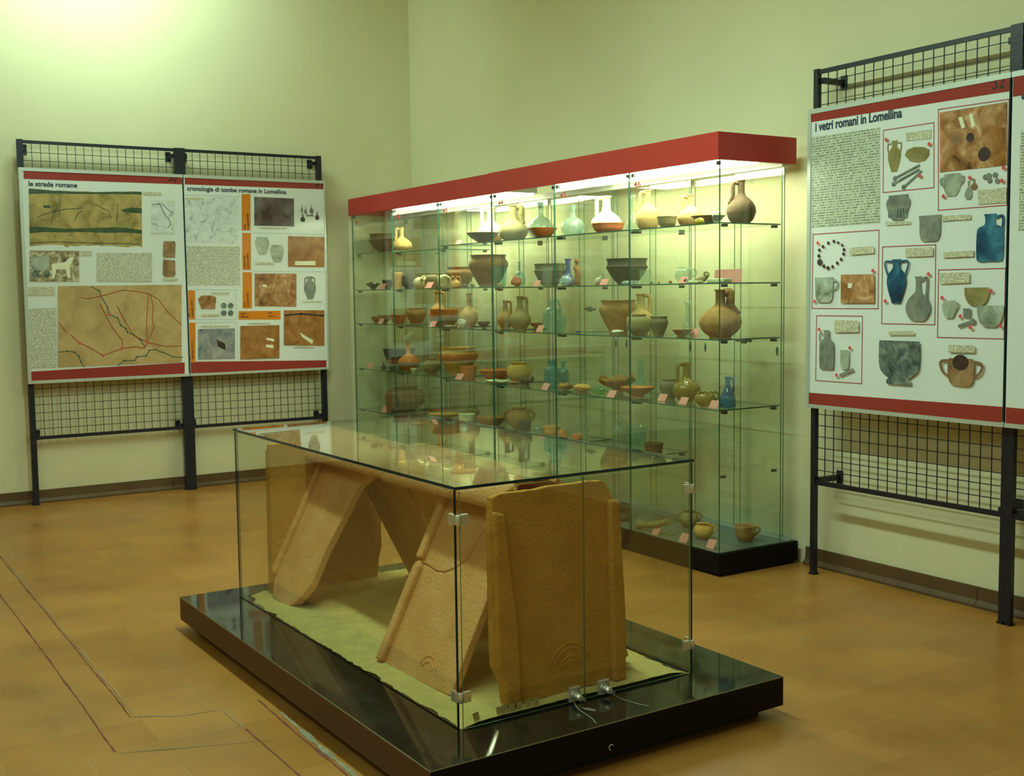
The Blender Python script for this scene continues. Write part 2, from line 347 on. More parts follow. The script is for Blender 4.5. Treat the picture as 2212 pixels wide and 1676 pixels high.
# ================================================================== INFORMATION BOARDS
class Board:
    def __init__(s, name, label, axis, off, u0, u1, z0, z1, bars):
        s.axis = axis; s.n = X if axis == 'Y' else -Y; s.r = Y if axis == 'Y' else X; s.lim = (u0 + .004, u1 - .006)
        s.o = X * off if axis == 'Y' else Y * -off; s.k = 0
        b = s.o + s.r * u0 + Z * z0
        s.root = empty(name, b, label, 'information board')
        def P(u, z, d=0): return s.o + s.r * u + Z * z + s.n * d
        s.bx(u0 + .002, u1 - .002, z0 + .004, z1 - .004, -.022, -.004, 'backing', M_WHITE)
        s.bx(u0 + .002, u1 - .002, z0 + .004, z1 - .004, -.004, 0, 'poster_sheet', M_SHEET)
        s.bx(u0, u1, z1 - .02, z1, -.024, .004, 'frame_strip', M_ALU); s.bx(u0, u1, z0, z0 + .016, -.024, .004, 'frame_strip', M_ALU)
        if 'L' in bars: s.bx(u0 - .006, u0 + .012, z0, z1, -.026, .005, 'frame_strip', M_ALU)
        if 'R' in bars: s.bx(u1 - .006, u1 + .004, z0, z1, -.026, .005, 'frame_strip', M_ALU)
        if 'S' in bars: s.bx(u1 - .005, u1 + .0005, z0 + .02, z1 - .02, -.02, .002, 'joint_strip', M_GED)
    def bx(s, u0, u1, z0, z1, d0, d1, nm, m):
        mb = MB(); a = s.o + s.r * u0 + Z * z0 + s.n * d0
        mb.prism([a, a + s.r * (u1 - u0), a + s.r * (u1 - u0) + Z * (z1 - z0), a + Z * (z1 - z0)], s.n * (d1 - d0))
        return rel(mb.build(nm, m), s.root)
    def P(s, px, py, k=None):
        k = s.k if k is None else k
        q = unp(px, py, s.o, s.n); u = q.dot(s.r); q += s.r * (min(max(u, s.lim[0]), s.lim[1]) - u)
        return q + s.n * (.0006 + .0004 * k)
    def poly(s, pts, m, nm='picture', k=None):
        if k is None: s.k += .25
        kk = s.k if k is None else k
        mb = MB(); mb.poly([s.P(a, b, kk) for a, b in pts]); return rel(mb.build(nm, m), s.root)
    def quad(s, l, tl, tr, r, bl, br, m, nm='picture', k=None):
        return s.poly([(l, tl), (r, tr), (r, br), (l, bl)], m, nm, k)
    def line(s, pts, w, m, nm='ruled_line', closed=False, k=None):
        if k is None: s.k += .25
        kk = s.k if k is None else k
        P = [s.P(a, b, kk) for a, b in pts]; mb = MB(); n = len(P)
        for i in range(n if closed else n - 1):
            a, b = P[i], P[(i + 1) % n]; d = (b - a).normalized(); q = s.n.cross(d) * w
            mb.poly((a + q - d * w, b + q + d * w, b - q + d * w, a - q - d * w))
        return rel(mb.build(nm, m), s.root)
    def disc(s, px, py, r, m, nm='dot', k=None, sx=1.0):
        if k is None: s.k += .25
        c = s.P(px, py, s.k if k is None else k); mb = MB()
        mb.poly([c + s.r * (r * sx * math.cos(i * PI / 8)) + Z * (r * math.sin(i * PI / 8)) for i in range(16)]); return rel(mb.build(nm, m), s.root)
    def text(s, t, x0, y0, x1, h, m, nm='title', up=None, y1=None):
        a = s.P(x0, y0, s.k + 2); b = s.P(x1, y0 if y1 is None else y1, s.k + 2)
        if up: # text reading upwards
            return word(t, m, s.root, a, Z, -s.r, s.n, h, (b - a).length, nm)
        return word(t, m, s.root, a, s.r, Z, s.n, h, abs((b - a).dot(s.r)), nm)
    def vase(s, cx, yt, yb, wpx, prof, m, handles=(), nm='vessel_picture', hm=None):
        """printed cut-out of a vessel"""
        s.k += .25
        a = s.P(cx, yb); b = s.P(cx, yt); h = (b - a).dot(Z); rr = abs((s.P(cx + wpx / 2, yb) - s.P(cx - wpx / 2, yb)).dot(s.r)) / 2
        pr = crom(prof, 3); pts = [a + s.r * (r * rr) + Z * (z * h) for r, z in pr] + [a - s.r * (r * rr) + Z * (z * h) for r, z in reversed(pr)]
        cl = []
        for p in pts:
            if not cl or (p - cl[-1]).length > 1e-5: cl.append(p)
        mb = MB(); mb.poly(cl)
        for hp in handles:
            q = [Vector(v) for v in crom([a + s.r * (r * rr) + Z * (z * h) + s.n * .0001 for r, z in hp], 4)]; w = max(.003, rr * .09)
            for i in range(len(q) - 1):
                d = (q[i + 1] - q[i]).normalized(); e = s.n.cross(d) * w; mb.poly((q[i] + e, q[i + 1] + e, q[i + 1] - e, q[i] - e))
        return rel(mb.build(nm, m), s.root)
P_AMPH = [(0, 0), (.42, 0), (.5, .05), (.85, .3), (1, .5), (.85, .66), (.45, .78), (.36, .86), (.45, .97), (.55, 1)]
P_FLASK = [(0, 0), (.45, 0), (.8, .1), (1, .28), (.8, .48), (.35, .62), (.22, .7), (.2, .92), (.34, 1)]
P_BOWLP = [(0, 0), (.4, 0), (.75, .2), (.95, .55), (1, .9), (.98, 1)]
P_POTP = [(0, 0), (.4, 0), (.7, .2), (1, .6), (.95, .8), (.8, .88), (.82, 1)]
P_JARP = [(0, 0), (.8, 0), (1, .12), (1, .6), (.85, .72), (.42, .78), (.38, .93), (.5, 1)]
P_CUPP = [(0, 0), (.5, 0), (.75, .08), (.9, .3), (.92, .8), (1, 1)]
PH_EARTH = photomat('print_brown_earth', [lin((80, 52, 28)), lin((140, 98, 52)), lin((172, 132, 82)), lin((205, 182, 130))], 14)
PH_ORNG = photomat('print_orange_earth', [lin((112, 70, 28)), lin((148, 102, 48)), lin((172, 128, 74))], 10)
PH_DARK = photomat('print_dark_cave', [lin((60, 40, 35)), lin((95, 85, 75)), lin((120, 120, 105))], 7, 4)
PH_BLUE = photomat('print_blue_dig', [lin((60, 80, 95)), lin((130, 135, 125)), lin((160, 160, 140))], 9, 4)
PH_PARCH = photomat('print_parchment', [lin((108, 100, 52)), lin((160, 144, 82)), lin((186, 166, 98))], 9)
PH_MAP = photomat('print_land_map', [lin((158, 134, 80)), lin((176, 152, 94)), lin((188, 166, 110))], 7, 5)
PH_RELIEF = photomat('print_stone_relief', [lin((60, 50, 30)), lin((150, 140, 100)), lin((215, 215, 170))], 26, 4)
PH_GREEN = mat('print_dark_green', lin((60, 80, 50)), .3, var=.2, vscale=30)
PH_GREYV = photomat('print_grey_green', [lin((100, 115, 90)), lin((150, 160, 130)), lin((175, 190, 165))], 12, 3)
PH_SMOKE = photomat('print_smoky_glass', [lin((90, 100, 85)), lin((140, 145, 120))], 12, 3)
PH_TEAL = photomat('print_blue_glass', [lin((20, 45, 60)), lin((30, 75, 95)), lin((70, 130, 140))], 9, 2)
PH_OLIVE = photomat('print_olive', [lin((110, 105, 55)), lin((155, 145, 90))], 10, 3)
PH_RELV = photomat('print_dark_relief', [lin((50, 60, 55)), lin((95, 110, 95)), lin((140, 150, 125))], 22, 4)
PH_CLAYV = photomat('print_brown_clay', [lin((110, 85, 50)), lin((165, 135, 90))], 12, 3)
PH_DRAW = photomat('print_drawing', [lin((120, 130, 120)), lin((190, 200, 180)), lin((205, 215, 195)), lin((205, 215, 195))], 24, 6)
PH_VIOL = mat('print_violet', lin((62, 48, 40)), .3, var=.2, vscale=40)
TX_GREY = textmat('small_print', lin((198, 202, 168)), lin((132, 138, 112)), 150, .62)
TX_CAP = textmat('caption_print', lin((200, 200, 158)), lin((140, 142, 110)), 190, .6)
TX_R = textmat('typed_column', lin((188, 198, 160)), lin((128, 135, 110)), 92, .66)
M_PAPER = mat('cream_label', lin((225, 215, 170)), .5); M_MAPRED = mat('map_red', lin((150, 60, 30)), .3); M_MAPBLUE = mat('map_river', lin((80, 105, 80)), .3)
M_BLUELN = mat('pale_blue_line', lin((150, 180, 170)), .3); M_DOTR = mat('dot_red', lin((200, 80, 75)), .3)
# ---- board 30 : le strade romane
B = Board('information_board', 'left poster board titled le strade romane, with two brown maps', 'Y', .12, -2.675, -1.703, .745, 2.035, 'LS')
B.quad(51, 366, 381, 396, 386, 398, M_RED, 'red_band', 1); B.quad(59, 803, 783, 399, 823, 807, M_RED, 'red_band', 1)
B.text('le strade romane', 61, 401, 166, .027, M_INK); B.text('30', 363, 391, 381, .034, M_NUM, 'board_number')
rnd = random.Random(5)
top = [(62, 407), (97, 410), (98, 415), (100, 410), (117, 412), (120, 416), (122, 411), (168, 414), (170, 417), (180, 413), (204, 415), (206, 417), (240, 418), (242, 414), (256, 414), (258, 416), (276, 417), (278, 413), (298, 414), (300, 418), (306, 414)]
bot = [(307, 534), (300, 531), (283, 532), (280, 534), (262, 533), (240, 530), (218, 531), (212, 529), (190, 531), (180, 529), (165, 532), (150, 530), (147, 534), (141, 533), (138, 529), (115, 528), (90, 529), (64, 532)]
B.poly(top + bot, PH_PARCH, 'map_print')
B.poly([(62, 407), (117, 412), (204, 415), (256, 414), (306, 414), (306, 420), (240, 419), (160, 419), (95, 418), (62, 419)], PH_GREEN, 'map_sea')
B.poly([(63, 489), (100, 491), (140, 494), (190, 493), (240, 491), (270, 492), (306, 497), (307, 505), (270, 502), (230, 503), (180, 501), (130, 502), (90, 501), (64, 504)], PH_GREEN, 'map_sea')
B.poly([(262, 453), (285, 448), (306, 450), (306, 461), (280, 459), (264, 457)], PH_GREEN, 'map_sea'); B.poly([(93, 443), (108, 444), (109, 449), (94, 449)], PH_GREEN, 'map_sea')
for q in ([(110, 480), (115, 465), (118, 455), (125, 450)], [(160, 478), (168, 462), (178, 455)], [(205, 440), (222, 450), (235, 455), (240, 470)], [(80, 470), (95, 462), (140, 452), (180, 449)], [(130, 430), (128, 470)], [(255, 440), (252, 480)], [(64, 525), (120, 522), (180, 524), (300, 527)]):
    B.line(q, .0018, PH_GREEN, 'map_road')
B.quad(308, 414, 415, 348, 421, 422, TX_CAP, 'caption')
B.line([(325, 432), (377, 434), (376, 505), (326, 505)], .0016, M_PAPER, 'map_border', True); B.quad(327, 434, 436, 375, 503, 503, PH_DRAW, 'map_print')
B.line([(332, 442), (345, 440), (350, 452), (357, 465), (366, 475), (368, 485), (362, 492)], .0025, PH_SMOKE, 'map_coast'); B.line([(350, 440), (362, 452), (374, 461)], .0025, PH_SMOKE, 'map_coast')
B.quad(64, 541, 542, 171, 608, 608, PH_RELIEF, 'relief_print')
for cx in (76, 101): B.disc(cx, 592, .022, PH_RELV, 'wheel_picture', sx=.9)
B.poly([(67, 555), (105, 552), (106, 583), (68, 584)], PH_GREYV, 'wagon_picture'); B.poly([(112, 570), (140, 566), (150, 556), (160, 555), (156, 566), (150, 575), (152, 600), (146, 600), (142, 582), (122, 582), (116, 602), (112, 600)], M_PAPER, 'horse_picture')
B.quad(174, 542, 542, 198, 552, 552, TX_CAP, 'caption'); B.quad(209, 546, 546, 328, 607, 608, TX_GREY, 'text_block')
B.poly([(354, 521), (377, 521), (379, 526), (378, 556), (352, 556), (352, 526)], PH_CLAYV, 'milestone_picture'); B.poly([(352, 560), (378, 563), (379, 592), (375, 598), (356, 598), (351, 592)], PH_CLAYV, 'milestone_picture')
B.quad(352, 601, 601, 383, 606, 606, TX_CAP, 'caption')
B.quad(61, 620, 619, 119, 638, 637, TX_CAP, 'caption'); B.quad(61, 667, 665, 122, 795, 793, TX_GREY, 'text_block')
B.quad(125, 618, 615, 392, 793, 782, PH_MAP, 'map_print')
def mp5(pts): return [(50 + a / 6.32, 600 + b / 6.32) for a, b in pts]
for q in ([(930, 120), (1040, 180), (1060, 250), (1150, 400), (1170, 500), (1290, 550), (1330, 650), (1400, 690), (1420, 745), (1500, 770), (1600, 850), (1660, 940)],
          [(495, 1015), (600, 1000), (700, 1015), (760, 1070), (790, 1150), (830, 1210)], [(1300, 1190), (1380, 1130), (1520, 1130), (1550, 1080), (1680, 1065), (1720, 990), (1800, 980), (1900, 1015), (2050, 1080), (2170, 1085)]):
    B.line(mp5(q), .0036, M_MAPBLUE, 'map_river')
for q in ([(800, 270), (870, 290), (1100, 240), (1340, 170), (1500, 180), (1710, 215), (1840, 290), (1980, 480), (2160, 640)], [(1710, 220), (1680, 620), (1690, 870)], [(1740, 240), (1775, 400), (1760, 560), (1785, 680), (1720, 830)],
          [(1050, 360), (1150, 560), (1230, 700), (1350, 850), (1355, 960)], [(490, 620), (590, 745)], [(650, 780), (770, 890), (900, 950), (1090, 1060), (1350, 965), (1500, 940), (1650, 960), (1690, 880), (1950, 940), (2160, 930)],
          [(1280, 380), (1370, 560), (1500, 780), (1690, 880)]):
    B.line(mp5(q), .0022, M_MAPRED, 'map_road')
for a, b in mp5([(1170, 505), (770, 890), (1090, 1060), (1350, 965), (1695, 880)]): B.disc(a, b, .008, M_DOTR, 'map_town')
# ---- board 31 : cronologia di tombe romane in Lomellina
B = Board('information_board', 'poster board beside the glass cabinet titled cronologia di tombe romane in Lomellina', 'Y', .12, -1.699, -.735, .745, 2.035, 'R')
B.quad(399, 382, 391, 702, 398, 409, M_RED, 'red_band', 1); B.quad(399, 782, 778, 705, 807, 796, M_RED, 'red_band', 1)
B.text('cronologia di tombe romane in Lomellina', 404, 411, 618, .027, M_INK, y1=418); B.text('31', 678, 403, 696, .034, M_NUM, 'board_number')
B.line([(399, 421), (520, 424)], .001, M_BLUELN); B.quad(400, 426, 426, 514, 522, 526, PH_DRAW, 'bird_eye_drawing'); B.quad(401, 427, 427, 441, 433, 433, TX_CAP, 'caption')
B.quad(400, 531, 532, 518, 616, 616, TX_GREY, 'text_block')
for l, t_, r, b_ in ((522, 419, 541, 498), (523, 503, 542, 583), (524, 588, 544, 666), (402, 627, 421, 690), (404, 697, 422, 783)): B.quad(l, t_, t_, r, b_, b_, M_ORANGE, 'orange_band')
B.quad(515, 672, 671, 606, 690, 690, M_ORANGE, 'orange_band')
for t_, x, y, y1, h in (("eta'", 530, 495, 484, .012), ('augustea', 537, 495, 462, .012), ('tiberio', 530, 580, 552, .011), ('claudia', 537, 580, 548, .011), ("eta'", 530, 663, 652, .012), ('traianea', 537, 663, 632, .012), ('III', 410, 684, 678, .012), ('secolo d.C.', 417, 684, 648, .012), ('II', 411, 776, 771, .012), ('secolo d.C.', 418, 776, 738, .012)):
    B.text(t_, x, y, x, h, M_NUM, 'lettering', True, y1)
B.text("eta'", 520, 679, 532, .014, M_NUM, 'lettering'); B.text('flavia', 520, 686, 537, .014, M_NUM, 'lettering'); B.text('+69', 577, 678, 587, .012, M_NUM, 'lettering'); B.text('+96 d.C.', 578, 685, 597, .012, M_NUM, 'lettering')
B.quad(549, 425, 429, 635, 487, 489, PH_DARK, 'photograph_print'); B.quad(561, 491, 492, 620, 494, 495, TX_CAP, 'caption')
for cx, yt, yb, w, m in ((652, 443, 459, 5, PH_SMOKE), (660, 446, 462, 6, PH_SMOKE), (673, 443, 461, 9, PH_SMOKE), (654, 462, 479, 10, PH_VIOL), (685, 458, 475, 9, PH_VIOL)): B.vase(cx, yt, yb, w, P_FLASK, m)
B.poly([(660, 462), (666, 464), (676, 463), (676, 467), (663, 467)], PH_SMOKE, 'vessel_picture')
B.vase(567, 512, 549, 30, P_POTP, PH_GREYV); B.vase(599, 529, 566, 30, P_POTP, PH_GREYV); B.quad(551, 566, 567, 592, 571, 572, TX_CAP, 'caption')
B.quad(622, 510, 512, 700, 576, 577, PH_ORNG, 'photograph_print'); B.quad(637, 564, 564, 681, 573, 573, M_PAPER, 'scale_card_picture')
B.quad(550, 591, 591, 640, 661, 662, PH_EARTH, 'photograph_print'); B.quad(567, 615, 615, 576, 619, 620, M_PAPER, 'scale_card_picture')
B.vase(670, 597, 646, 26, P_AMPH, PH_SMOKE, [[(.3, .93), (.75, .93), (.8, .8), (.75, .62)], [(-.3, .93), (-.75, .93), (-.8, .8), (-.75, .62)]]); B.quad(653, 650, 650, 694, 653, 653, TX_CAP, 'caption')
B.line([(422, 625), (510, 626), (510, 690), (422, 690)], .001, M_BLUELN, closed=True); B.line([(422, 697), (512, 696), (513, 781)], .001, M_BLUELN); B.line([(546, 586), (702, 587)], .001, M_BLUELN); B.line([(546, 503), (702, 506)], .001, M_BLUELN)
B.poly([(427, 646), (436, 638), (455, 638), (467, 642), (465, 656), (464, 667), (435, 667), (431, 656)], PH_EARTH, 'vessel_picture')
for cx, cy in ((483, 660), (498, 660), (483, 676), (498, 676)): B.disc(cx, cy, .0185, PH_RELV, 'coin_picture')
B.quad(456, 631, 631, 495, 635, 635, TX_CAP, 'caption'); B.quad(434, 678, 678, 475, 683, 683, TX_CAP, 'caption')
B.quad(435, 703, 703, 496, 707, 706, TX_CAP, 'caption'); B.quad(428, 711, 709, 507, 776, 774, PH_BLUE, 'photograph_print'); B.poly([(467, 733), (486, 742), (487, 757), (470, 748)], PH_VIOL, 'stone_picture')
B.quad(536, 697, 697, 583, 700, 700, TX_CAP, 'caption'); B.quad(519, 704, 702, 603, 776, 773, PH_ORNG, 'photograph_print'); B.quad(575, 729, 732, 592, 734, 738, M_PAPER, 'scale_card_picture'); B.quad(574, 744, 745, 590, 750, 752, M_PAPER, 'scale_card_picture')
B.quad(613, 670, 670, 700, 745, 746, PH_ORNG, 'photograph_print'); B.line([(616, 681), (650, 678), (698, 682)], .006, PH_VIOL, 'shade_band_picture'); B.poly([(647, 718), (676, 735), (674, 743), (653, 729)], M_PAPER, 'scale_card_picture')
B.quad(634, 748, 748, 678, 751, 751, TX_CAP, 'caption')
# ---- board 32 : i vetri romani in Lomellina
B = Board('information_board', 'right poster board titled i vetri romani in Lomellina, with pictures of glass vessels', 'X', .173, 3.996, 4.950, .741, 2.013, 'LS')
def r6(x, y): return (1700 + x / 2.793, 40 + y / 2.793)
def r7(x, y): return (1700 + x / 3.492, 480 + y / 3.492)
B.quad(1752, 239, 168, 2187, 264, 196, M_RED, 'red_band', 1); B.quad(1747, 848, 880, 2182, 878, 914, M_RED, 'red_band', 1)
B.text('i vetri romani in Lomellina', 1761, 284, 1948, .037, M_INK, y1=254); B.text('32', 2143, 194, 2169, .044, M_NUM, 'board_number')
B.quad(1754, 296, 275, 1901, 492, 482, TX_R, 'text_block')
def frame(pts): B.line(pts, .0018, M_REDLINE, 'red_border', True)
frame([r6(582, 675), r6(887, 628), r6(887, 1020), r6(580, 1050)]); frame([r6(914, 549), r6(1341, 487), r6(1340, 1125), r6(914, 1157)])
frame([r6(158, 1302), r6(556, 1276), r7(688, 652), r7(190, 650)]); frame([r7(722, 186), r7(1123, 170), r7(1116, 773), r7(715, 765)])
frame([r7(1145, 360), r7(1671, 347), r7(1664, 881), r7(1136, 868)]); frame([r7(224, 704), r7(570, 708), r7(564, 1217), r7(217, 1193)])
HL = [(-.45, .9), (-1.0, .9), (-1.0, .72), (-.8, .55)]; HRr = [(.45, .9), (1.0, .9), (1.0, .72), (.8, .55)]
B.vase(1932, 304, 371, 28, P_AMPH, PH_OLIVE, [HL, HRr]); 
B.poly([r6(*p) for p in ((712, 825), (725, 793), (770, 775), (830, 775), (860, 790), (860, 825), (835, 858), (790, 870), (745, 862))], PH_OLIVE, 'vessel_picture')
for a, b in (((652, 965), (797, 888)), ((645, 998), (795, 914)), ((706, 1018), (810, 925))): B.line([r6(*a), r6(*b)], .005, PH_SMOKE, 'rod_picture'); B.disc(*r6(*a), .010, PH_RELV, 'rod_end_picture')
B.poly([r6(*p) for p in ((720, 690), (872, 670), (872, 725), (722, 740))], TX_CAP, 'caption')
B.poly([r6(*p) for p in ((923, 568), (1330, 503), (1330, 885), (925, 928))], PH_EARTH, 'photograph_print')
B.poly([r6(*p) for p in ((1205, 638), (1322, 660), (1322, 885), (1250, 893), (1240, 790), (1222, 740))], PH_ORNG, 'tile_picture'); B.poly([r6(*p) for p in ((1036, 598), (1058, 592), (1078, 655), (1056, 665))], M_PAPER, 'scale_card_picture'); B.poly([r6(*p) for p in ((1100, 578), (1120, 572), (1138, 650), (1116, 658))], M_PAPER, 'scale_card_picture')
B.disc(*r6(1108, 718), .017, PH_VIOL, 'hole_picture'); B.disc(*r6(1192, 818), .026, PH_VIOL, 'hole_picture'); B.disc(*r6(1025, 728), .02, PH_CLAYV, 'hole_picture')
B.vase(2057, 375, 424, 42, P_POTP, PH_GREYV, [[(.8, .85), (1.2, .8), (1.1, .55), (.9, .5)], [(-.8, .85), (-1.2, .8), (-1.1, .55), (-.9, .5)]]); B.vase(2093, 391, 431, 17, P_FLASK, PH_GREYV); B.vase(2105, 387, 410, 14, P_FLASK, PH_CLAYV)
for x, y in ((1199, 957), (1221, 948), (1226, 977), (1258, 944), (1272, 980)): B.disc(*r6(x, y), .010, PH_SMOKE, 'bead_picture')
B.poly([r6(*p) for p in ((1155, 1035), (1327, 1018), (1327, 1110), (1157, 1122))], TX_CAP, 'caption')
B.vase(1941, 421, 476, 52, P_POTP, PH_SMOKE); 
for i in range(7): B.line([(1921 + i * 6.5, 452), (1922 + i * 6.2, 468)], .004, PH_RELV, 'rib_picture')
B.poly([r6(*p) for p in ((600, 1228), (750, 1220), (750, 1240), (600, 1250))], TX_CAP, 'caption')
B.vase(2010, 465, 522, 50, P_CUPP, PH_SMOKE); B.poly([r6(*p) for p in ((938, 1192), (1114, 1182), (1114, 1212), (938, 1224))], TX_CAP, 'caption')
B.vase(2139, 462, 565, 58, P_JARP, PH_TEAL, [[(.4, .9), (.85, .95), (.95, .85), (.9, .62)]]); B.poly([r6(*p) for p in ((950, 1408), (1134, 1398), (1134, 1436), (950, 1446))], TX_CAP, 'caption')
for x, y, s in ((202, 1470, .014), (197, 1432, .008), (200, 1397, .007), (222, 1376, .007), (254, 1354, .007), (288, 1344, .007), (314, 1352, .006), (338, 1367, .006), (349, 1394, .007), (347, 1420, .007), (332, 1453, .007), (309, 1475, .007), (281, 1497, .007), (254, 1505, .008), (229, 1494, .008)): B.disc(*r6(x, y), s, PH_VIOL, 'bead_picture')
B.poly([r6(*p) for p in ((383, 1384), (532, 1372), (532, 1416), (385, 1428))], TX_CAP, 'caption')
B.vase(1782, 599, 653, 42, P_CUPP, PH_GREYV, [[(.9, .85), (1.3, .85), (1.35, .6), (.95, .5)]]); B.poly([r7(*p) for p in ((414, 395), (668, 391), (668, 610), (414, 610))], PH_EARTH, 'photograph_print'); B.poly([r7(*p) for p in ((470, 460), (502, 460), (495, 498), (466, 495))], M_PAPER, 'scale_card_picture')
B.poly([r7(*p) for p in ((900, 195), (1110, 185), (1110, 255), (902, 262))], TX_CAP, 'caption')
B.vase(1938, 560, 655, 42, P_AMPH, PH_TEAL, [[(-.4, .94), (-1.15, .95), (-1.1, .78), (-.8, .6)], [(.4, .94), (1.15, .95), (1.1, .78), (.8, .6)]])
B.vase(1985, 597, 693, 54, P_FLASK, PH_SMOKE, [[(.22, .9), (.65, .98), (.7, .85), (.65, .5)]])
B.poly([r7(*p) for p in ((1188, 224), (1415, 212), (1415, 258), (1190, 268))], TX_CAP, 'caption')
B.poly([r7(*p) for p in ((1162, 382), (1385, 376), (1387, 455), (1163, 466))], TX_CAP, 'caption')
B.vase(2112, 621, 660, 54, P_BOWLP, PH_OLIVE); B.vase(2053, 649, 687, 32, P_POTP, PH_GREYV, [[(.9, .9), (1.2, .8), (.95, .5)]]); B.vase(2091, 666, 686, 18, P_CUPP, PH_SMOKE); B.vase(2141, 660, 706, 58, P_BOWLP, PH_GREYV)
B.line([r7(1312, 782), r7(1415, 745)], .006, PH_SMOKE, 'rod_picture'); B.disc(*r7(1410, 748), .012, PH_SMOKE, 'rod_end_picture')
B.poly([r7(*p) for p in ((366, 740), (552, 740), (550, 828), (368, 830))], TX_CAP, 'caption'); B.vase(1788, 713, 797, 31, P_JARP, PH_SMOKE, [[(-.45, .9), (-1.0, .88), (-.95, .7)]]); B.vase(1827, 756, 797, 21, P_CUPP, PH_GREYV); B.line([r7(415, 1152), r7(505, 1112)], .006, PH_SMOKE, 'rod_picture')
B.poly([r7(*p) for p in ((777, 820), (970, 818), (970, 848), (777, 850))], TX_CAP, 'caption'); B.poly([r7(*p) for p in ((1228, 924), (1428, 928), (1428, 984), (1228, 980))], TX_CAP, 'caption')
B.vase(1944, 736, 830, 88, [(0, 0), (.58, 0), (.58, .1), (.5, .14), (.9, .3), (1, .55), (1, .85), (.98, 1)], PH_RELV)
B.vase(2078, 774, 833, 60, [(0, 0), (.5, 0), (.8, .1), (.95, .4), (.95, .85), (.85, 1)], PH_CLAYV, [[(.9, .9), (1.5, .8), (1.35, .5), (.95, .35)], [(-.9, .9), (-1.5, .85), (-1.35, .5), (-.95, .35)]])
B.disc(2078, 783, .030, PH_VIOL, 'vessel_mouth_picture', sx=1.2)
for x, y in ((607, 732), (866, 758), (811, 950), (1316, 901), (1112, 961), (1306, 979), (953, 1073), (195, 1354), (529, 1522), (863, 1541)): B.disc(*r6(x, y), .0075, M_DOTR, 'red_dot')
for x, y in ((245, 157), (660, 365), (221, 596), (1080, 391), (754, 594), (1183, 569), (1552, 517), (1320, 708), (1397, 793), (1624, 780), (256, 808), (487, 946), (387, 1152)): B.disc(*r7(x, y), .0075, M_DOTR, 'red_dot')
# ---- board 33
B = Board('information_board', 'poster board cut off by the right edge of the photo, beside board 32', 'X', .173, 4.954, 5.905, .741, 2.013, 'R')
B.bx(4.958, 5.895, 1.925, 1.993, 0, .0012, 'red_band', M_RED); B.bx(4.958, 5.895, .757, .815, 0, .0012, 'red_band', M_RED)
B.text('c', 2206, 216, 2222, .030, M_INK); B.bx(4.992, 5.30, 1.45, 1.80, 0, .001, 'text_block', TX_R)
# ================================================================== GLASS CABINET
CX0, BW, CY0, CY1 = .056, .6243, -.507, -.13
CX1 = CX0 + 6 * BW
cab = empty('display_cabinet', (CX0, CY0, 0), 'long glass display cabinet with red fascia and black base against the back wall', 'display cabinet')
def cp(mb, name, m, bevel=0):
    return rel(mb.build(name, m, bevel=bevel), cab)
HZ0, HZ1 = 1.808, 1.921
cp(MB().box(CX0 - .012, 1.93, CY0 - .018, CY0, HZ0, HZ1), 'fascia_panel', M_REDF); cp(MB().box(1.932, CX1 + .012, CY0 - .018, CY0, HZ0, HZ1 + .003), 'fascia_panel', M_REDF)
cp(MB().box(CX1 - .006, CX1 + .012, CY0, -.06, HZ0, HZ1 + .003), 'fascia_panel', M_REDF); cp(MB().box(CX0 - .012, CX0 + .006, CY0, -.06, HZ0, HZ1), 'fascia_panel', M_REDF)
cp(MB().box(CX0 + .008, CX1 - .008, CY0 + .004, -.10, HZ1 - .038, HZ1 - .022), 'roof_panel', M_WHITE)
cp(MB().box(CX0, CX1, -.135, -.085, HZ0 - .012, HZ0 + .02), 'door_track', M_WHITE)
for a, b in ((.70, 1.93), (2.54, 3.74)):
    cp(MB().box(a - .02, b + .02, CY0 + .012, CY0 + .30, HZ0 + .016, HZ0 + .065), 'lamp_housing', M_WHITE)
    cp(MB().box(a, b, CY0 + .016, CY0 + .29, HZ0 + .004, HZ0 + .015), 'lamp_diffuser', M_TUBE)
cp(MB().box(CX0 - .006, CX1 + .012, CY0 - .008, -.032, .012, .103), 'base', M_BASE, .002); cp(MB().box(CX0 + .01, CX1 - .006, CY0 + .01, -.04, 0, .012), 'base_foot', M_FOOT)
cp(MB().box(CX0 + .004, CX1 - .004, CY0 + .006, -.036, .103, .1045), 'floor_panel', M_BASETOP)
cp(MB().box(CX0 + .02, CX1 - .01, -.072, -.066, .1045, .128), 'door_sill', M_ALU)
g = .0025
for i in range(6):
    a, b = CX0 + i * BW, CX0 + (i + 1) * BW
    gap = .004 if i == 3 else .0
    cp(MB().box(a + .0015 + gap, b - .0015, CY0, CY0 + .006, .105, HZ0 + .02, thin=True), 'front_pane', [M_GL, M_GE])
    mid = (a + b) / 2 + .002
    cp(MB().box(a + .004, mid + .012, -.100, -.095, .130, HZ0 - .01, thin=True), 'sliding_door', [M_GL, M_GE])
    cp(MB().box(mid - .012, b - .004, -.118, -.113, .130, HZ0 - .01, thin=True), 'sliding_door', [M_GL, M_GE])
for i in range(1, 6):
    a = CX0 + i * BW; cp(MB().box(a - .003, a + .003, CY0 + .008, CY1, .105, HZ0 + .015, thin=True), 'divider_pane', [M_GL, M_GE])
cp(MB().box(CX0 + .0015, CX0 + .0075, CY0 + .007, CY1, .105, HZ0 + .015, thin=True), 'side_pane', [M_GL, M_GE]); cp(MB().box(CX1 - .0075, CX1 - .0015, CY0 + .007, CY1, .105, HZ0 + .015, thin=True), 'side_pane', [M_GL, M_GE])
SZ = {1: [1.541, 1.530, 1.547, 1.547, 1.546, 1.545], 2: [1.290] * 3 + [1.286] * 3, 3: [1.056, 1.050, 1.046, 1.041, 1.040, 1.041], 4: [.744, .742, .736, .733, .733, .734], 5: [.454] * 5 + [None]}
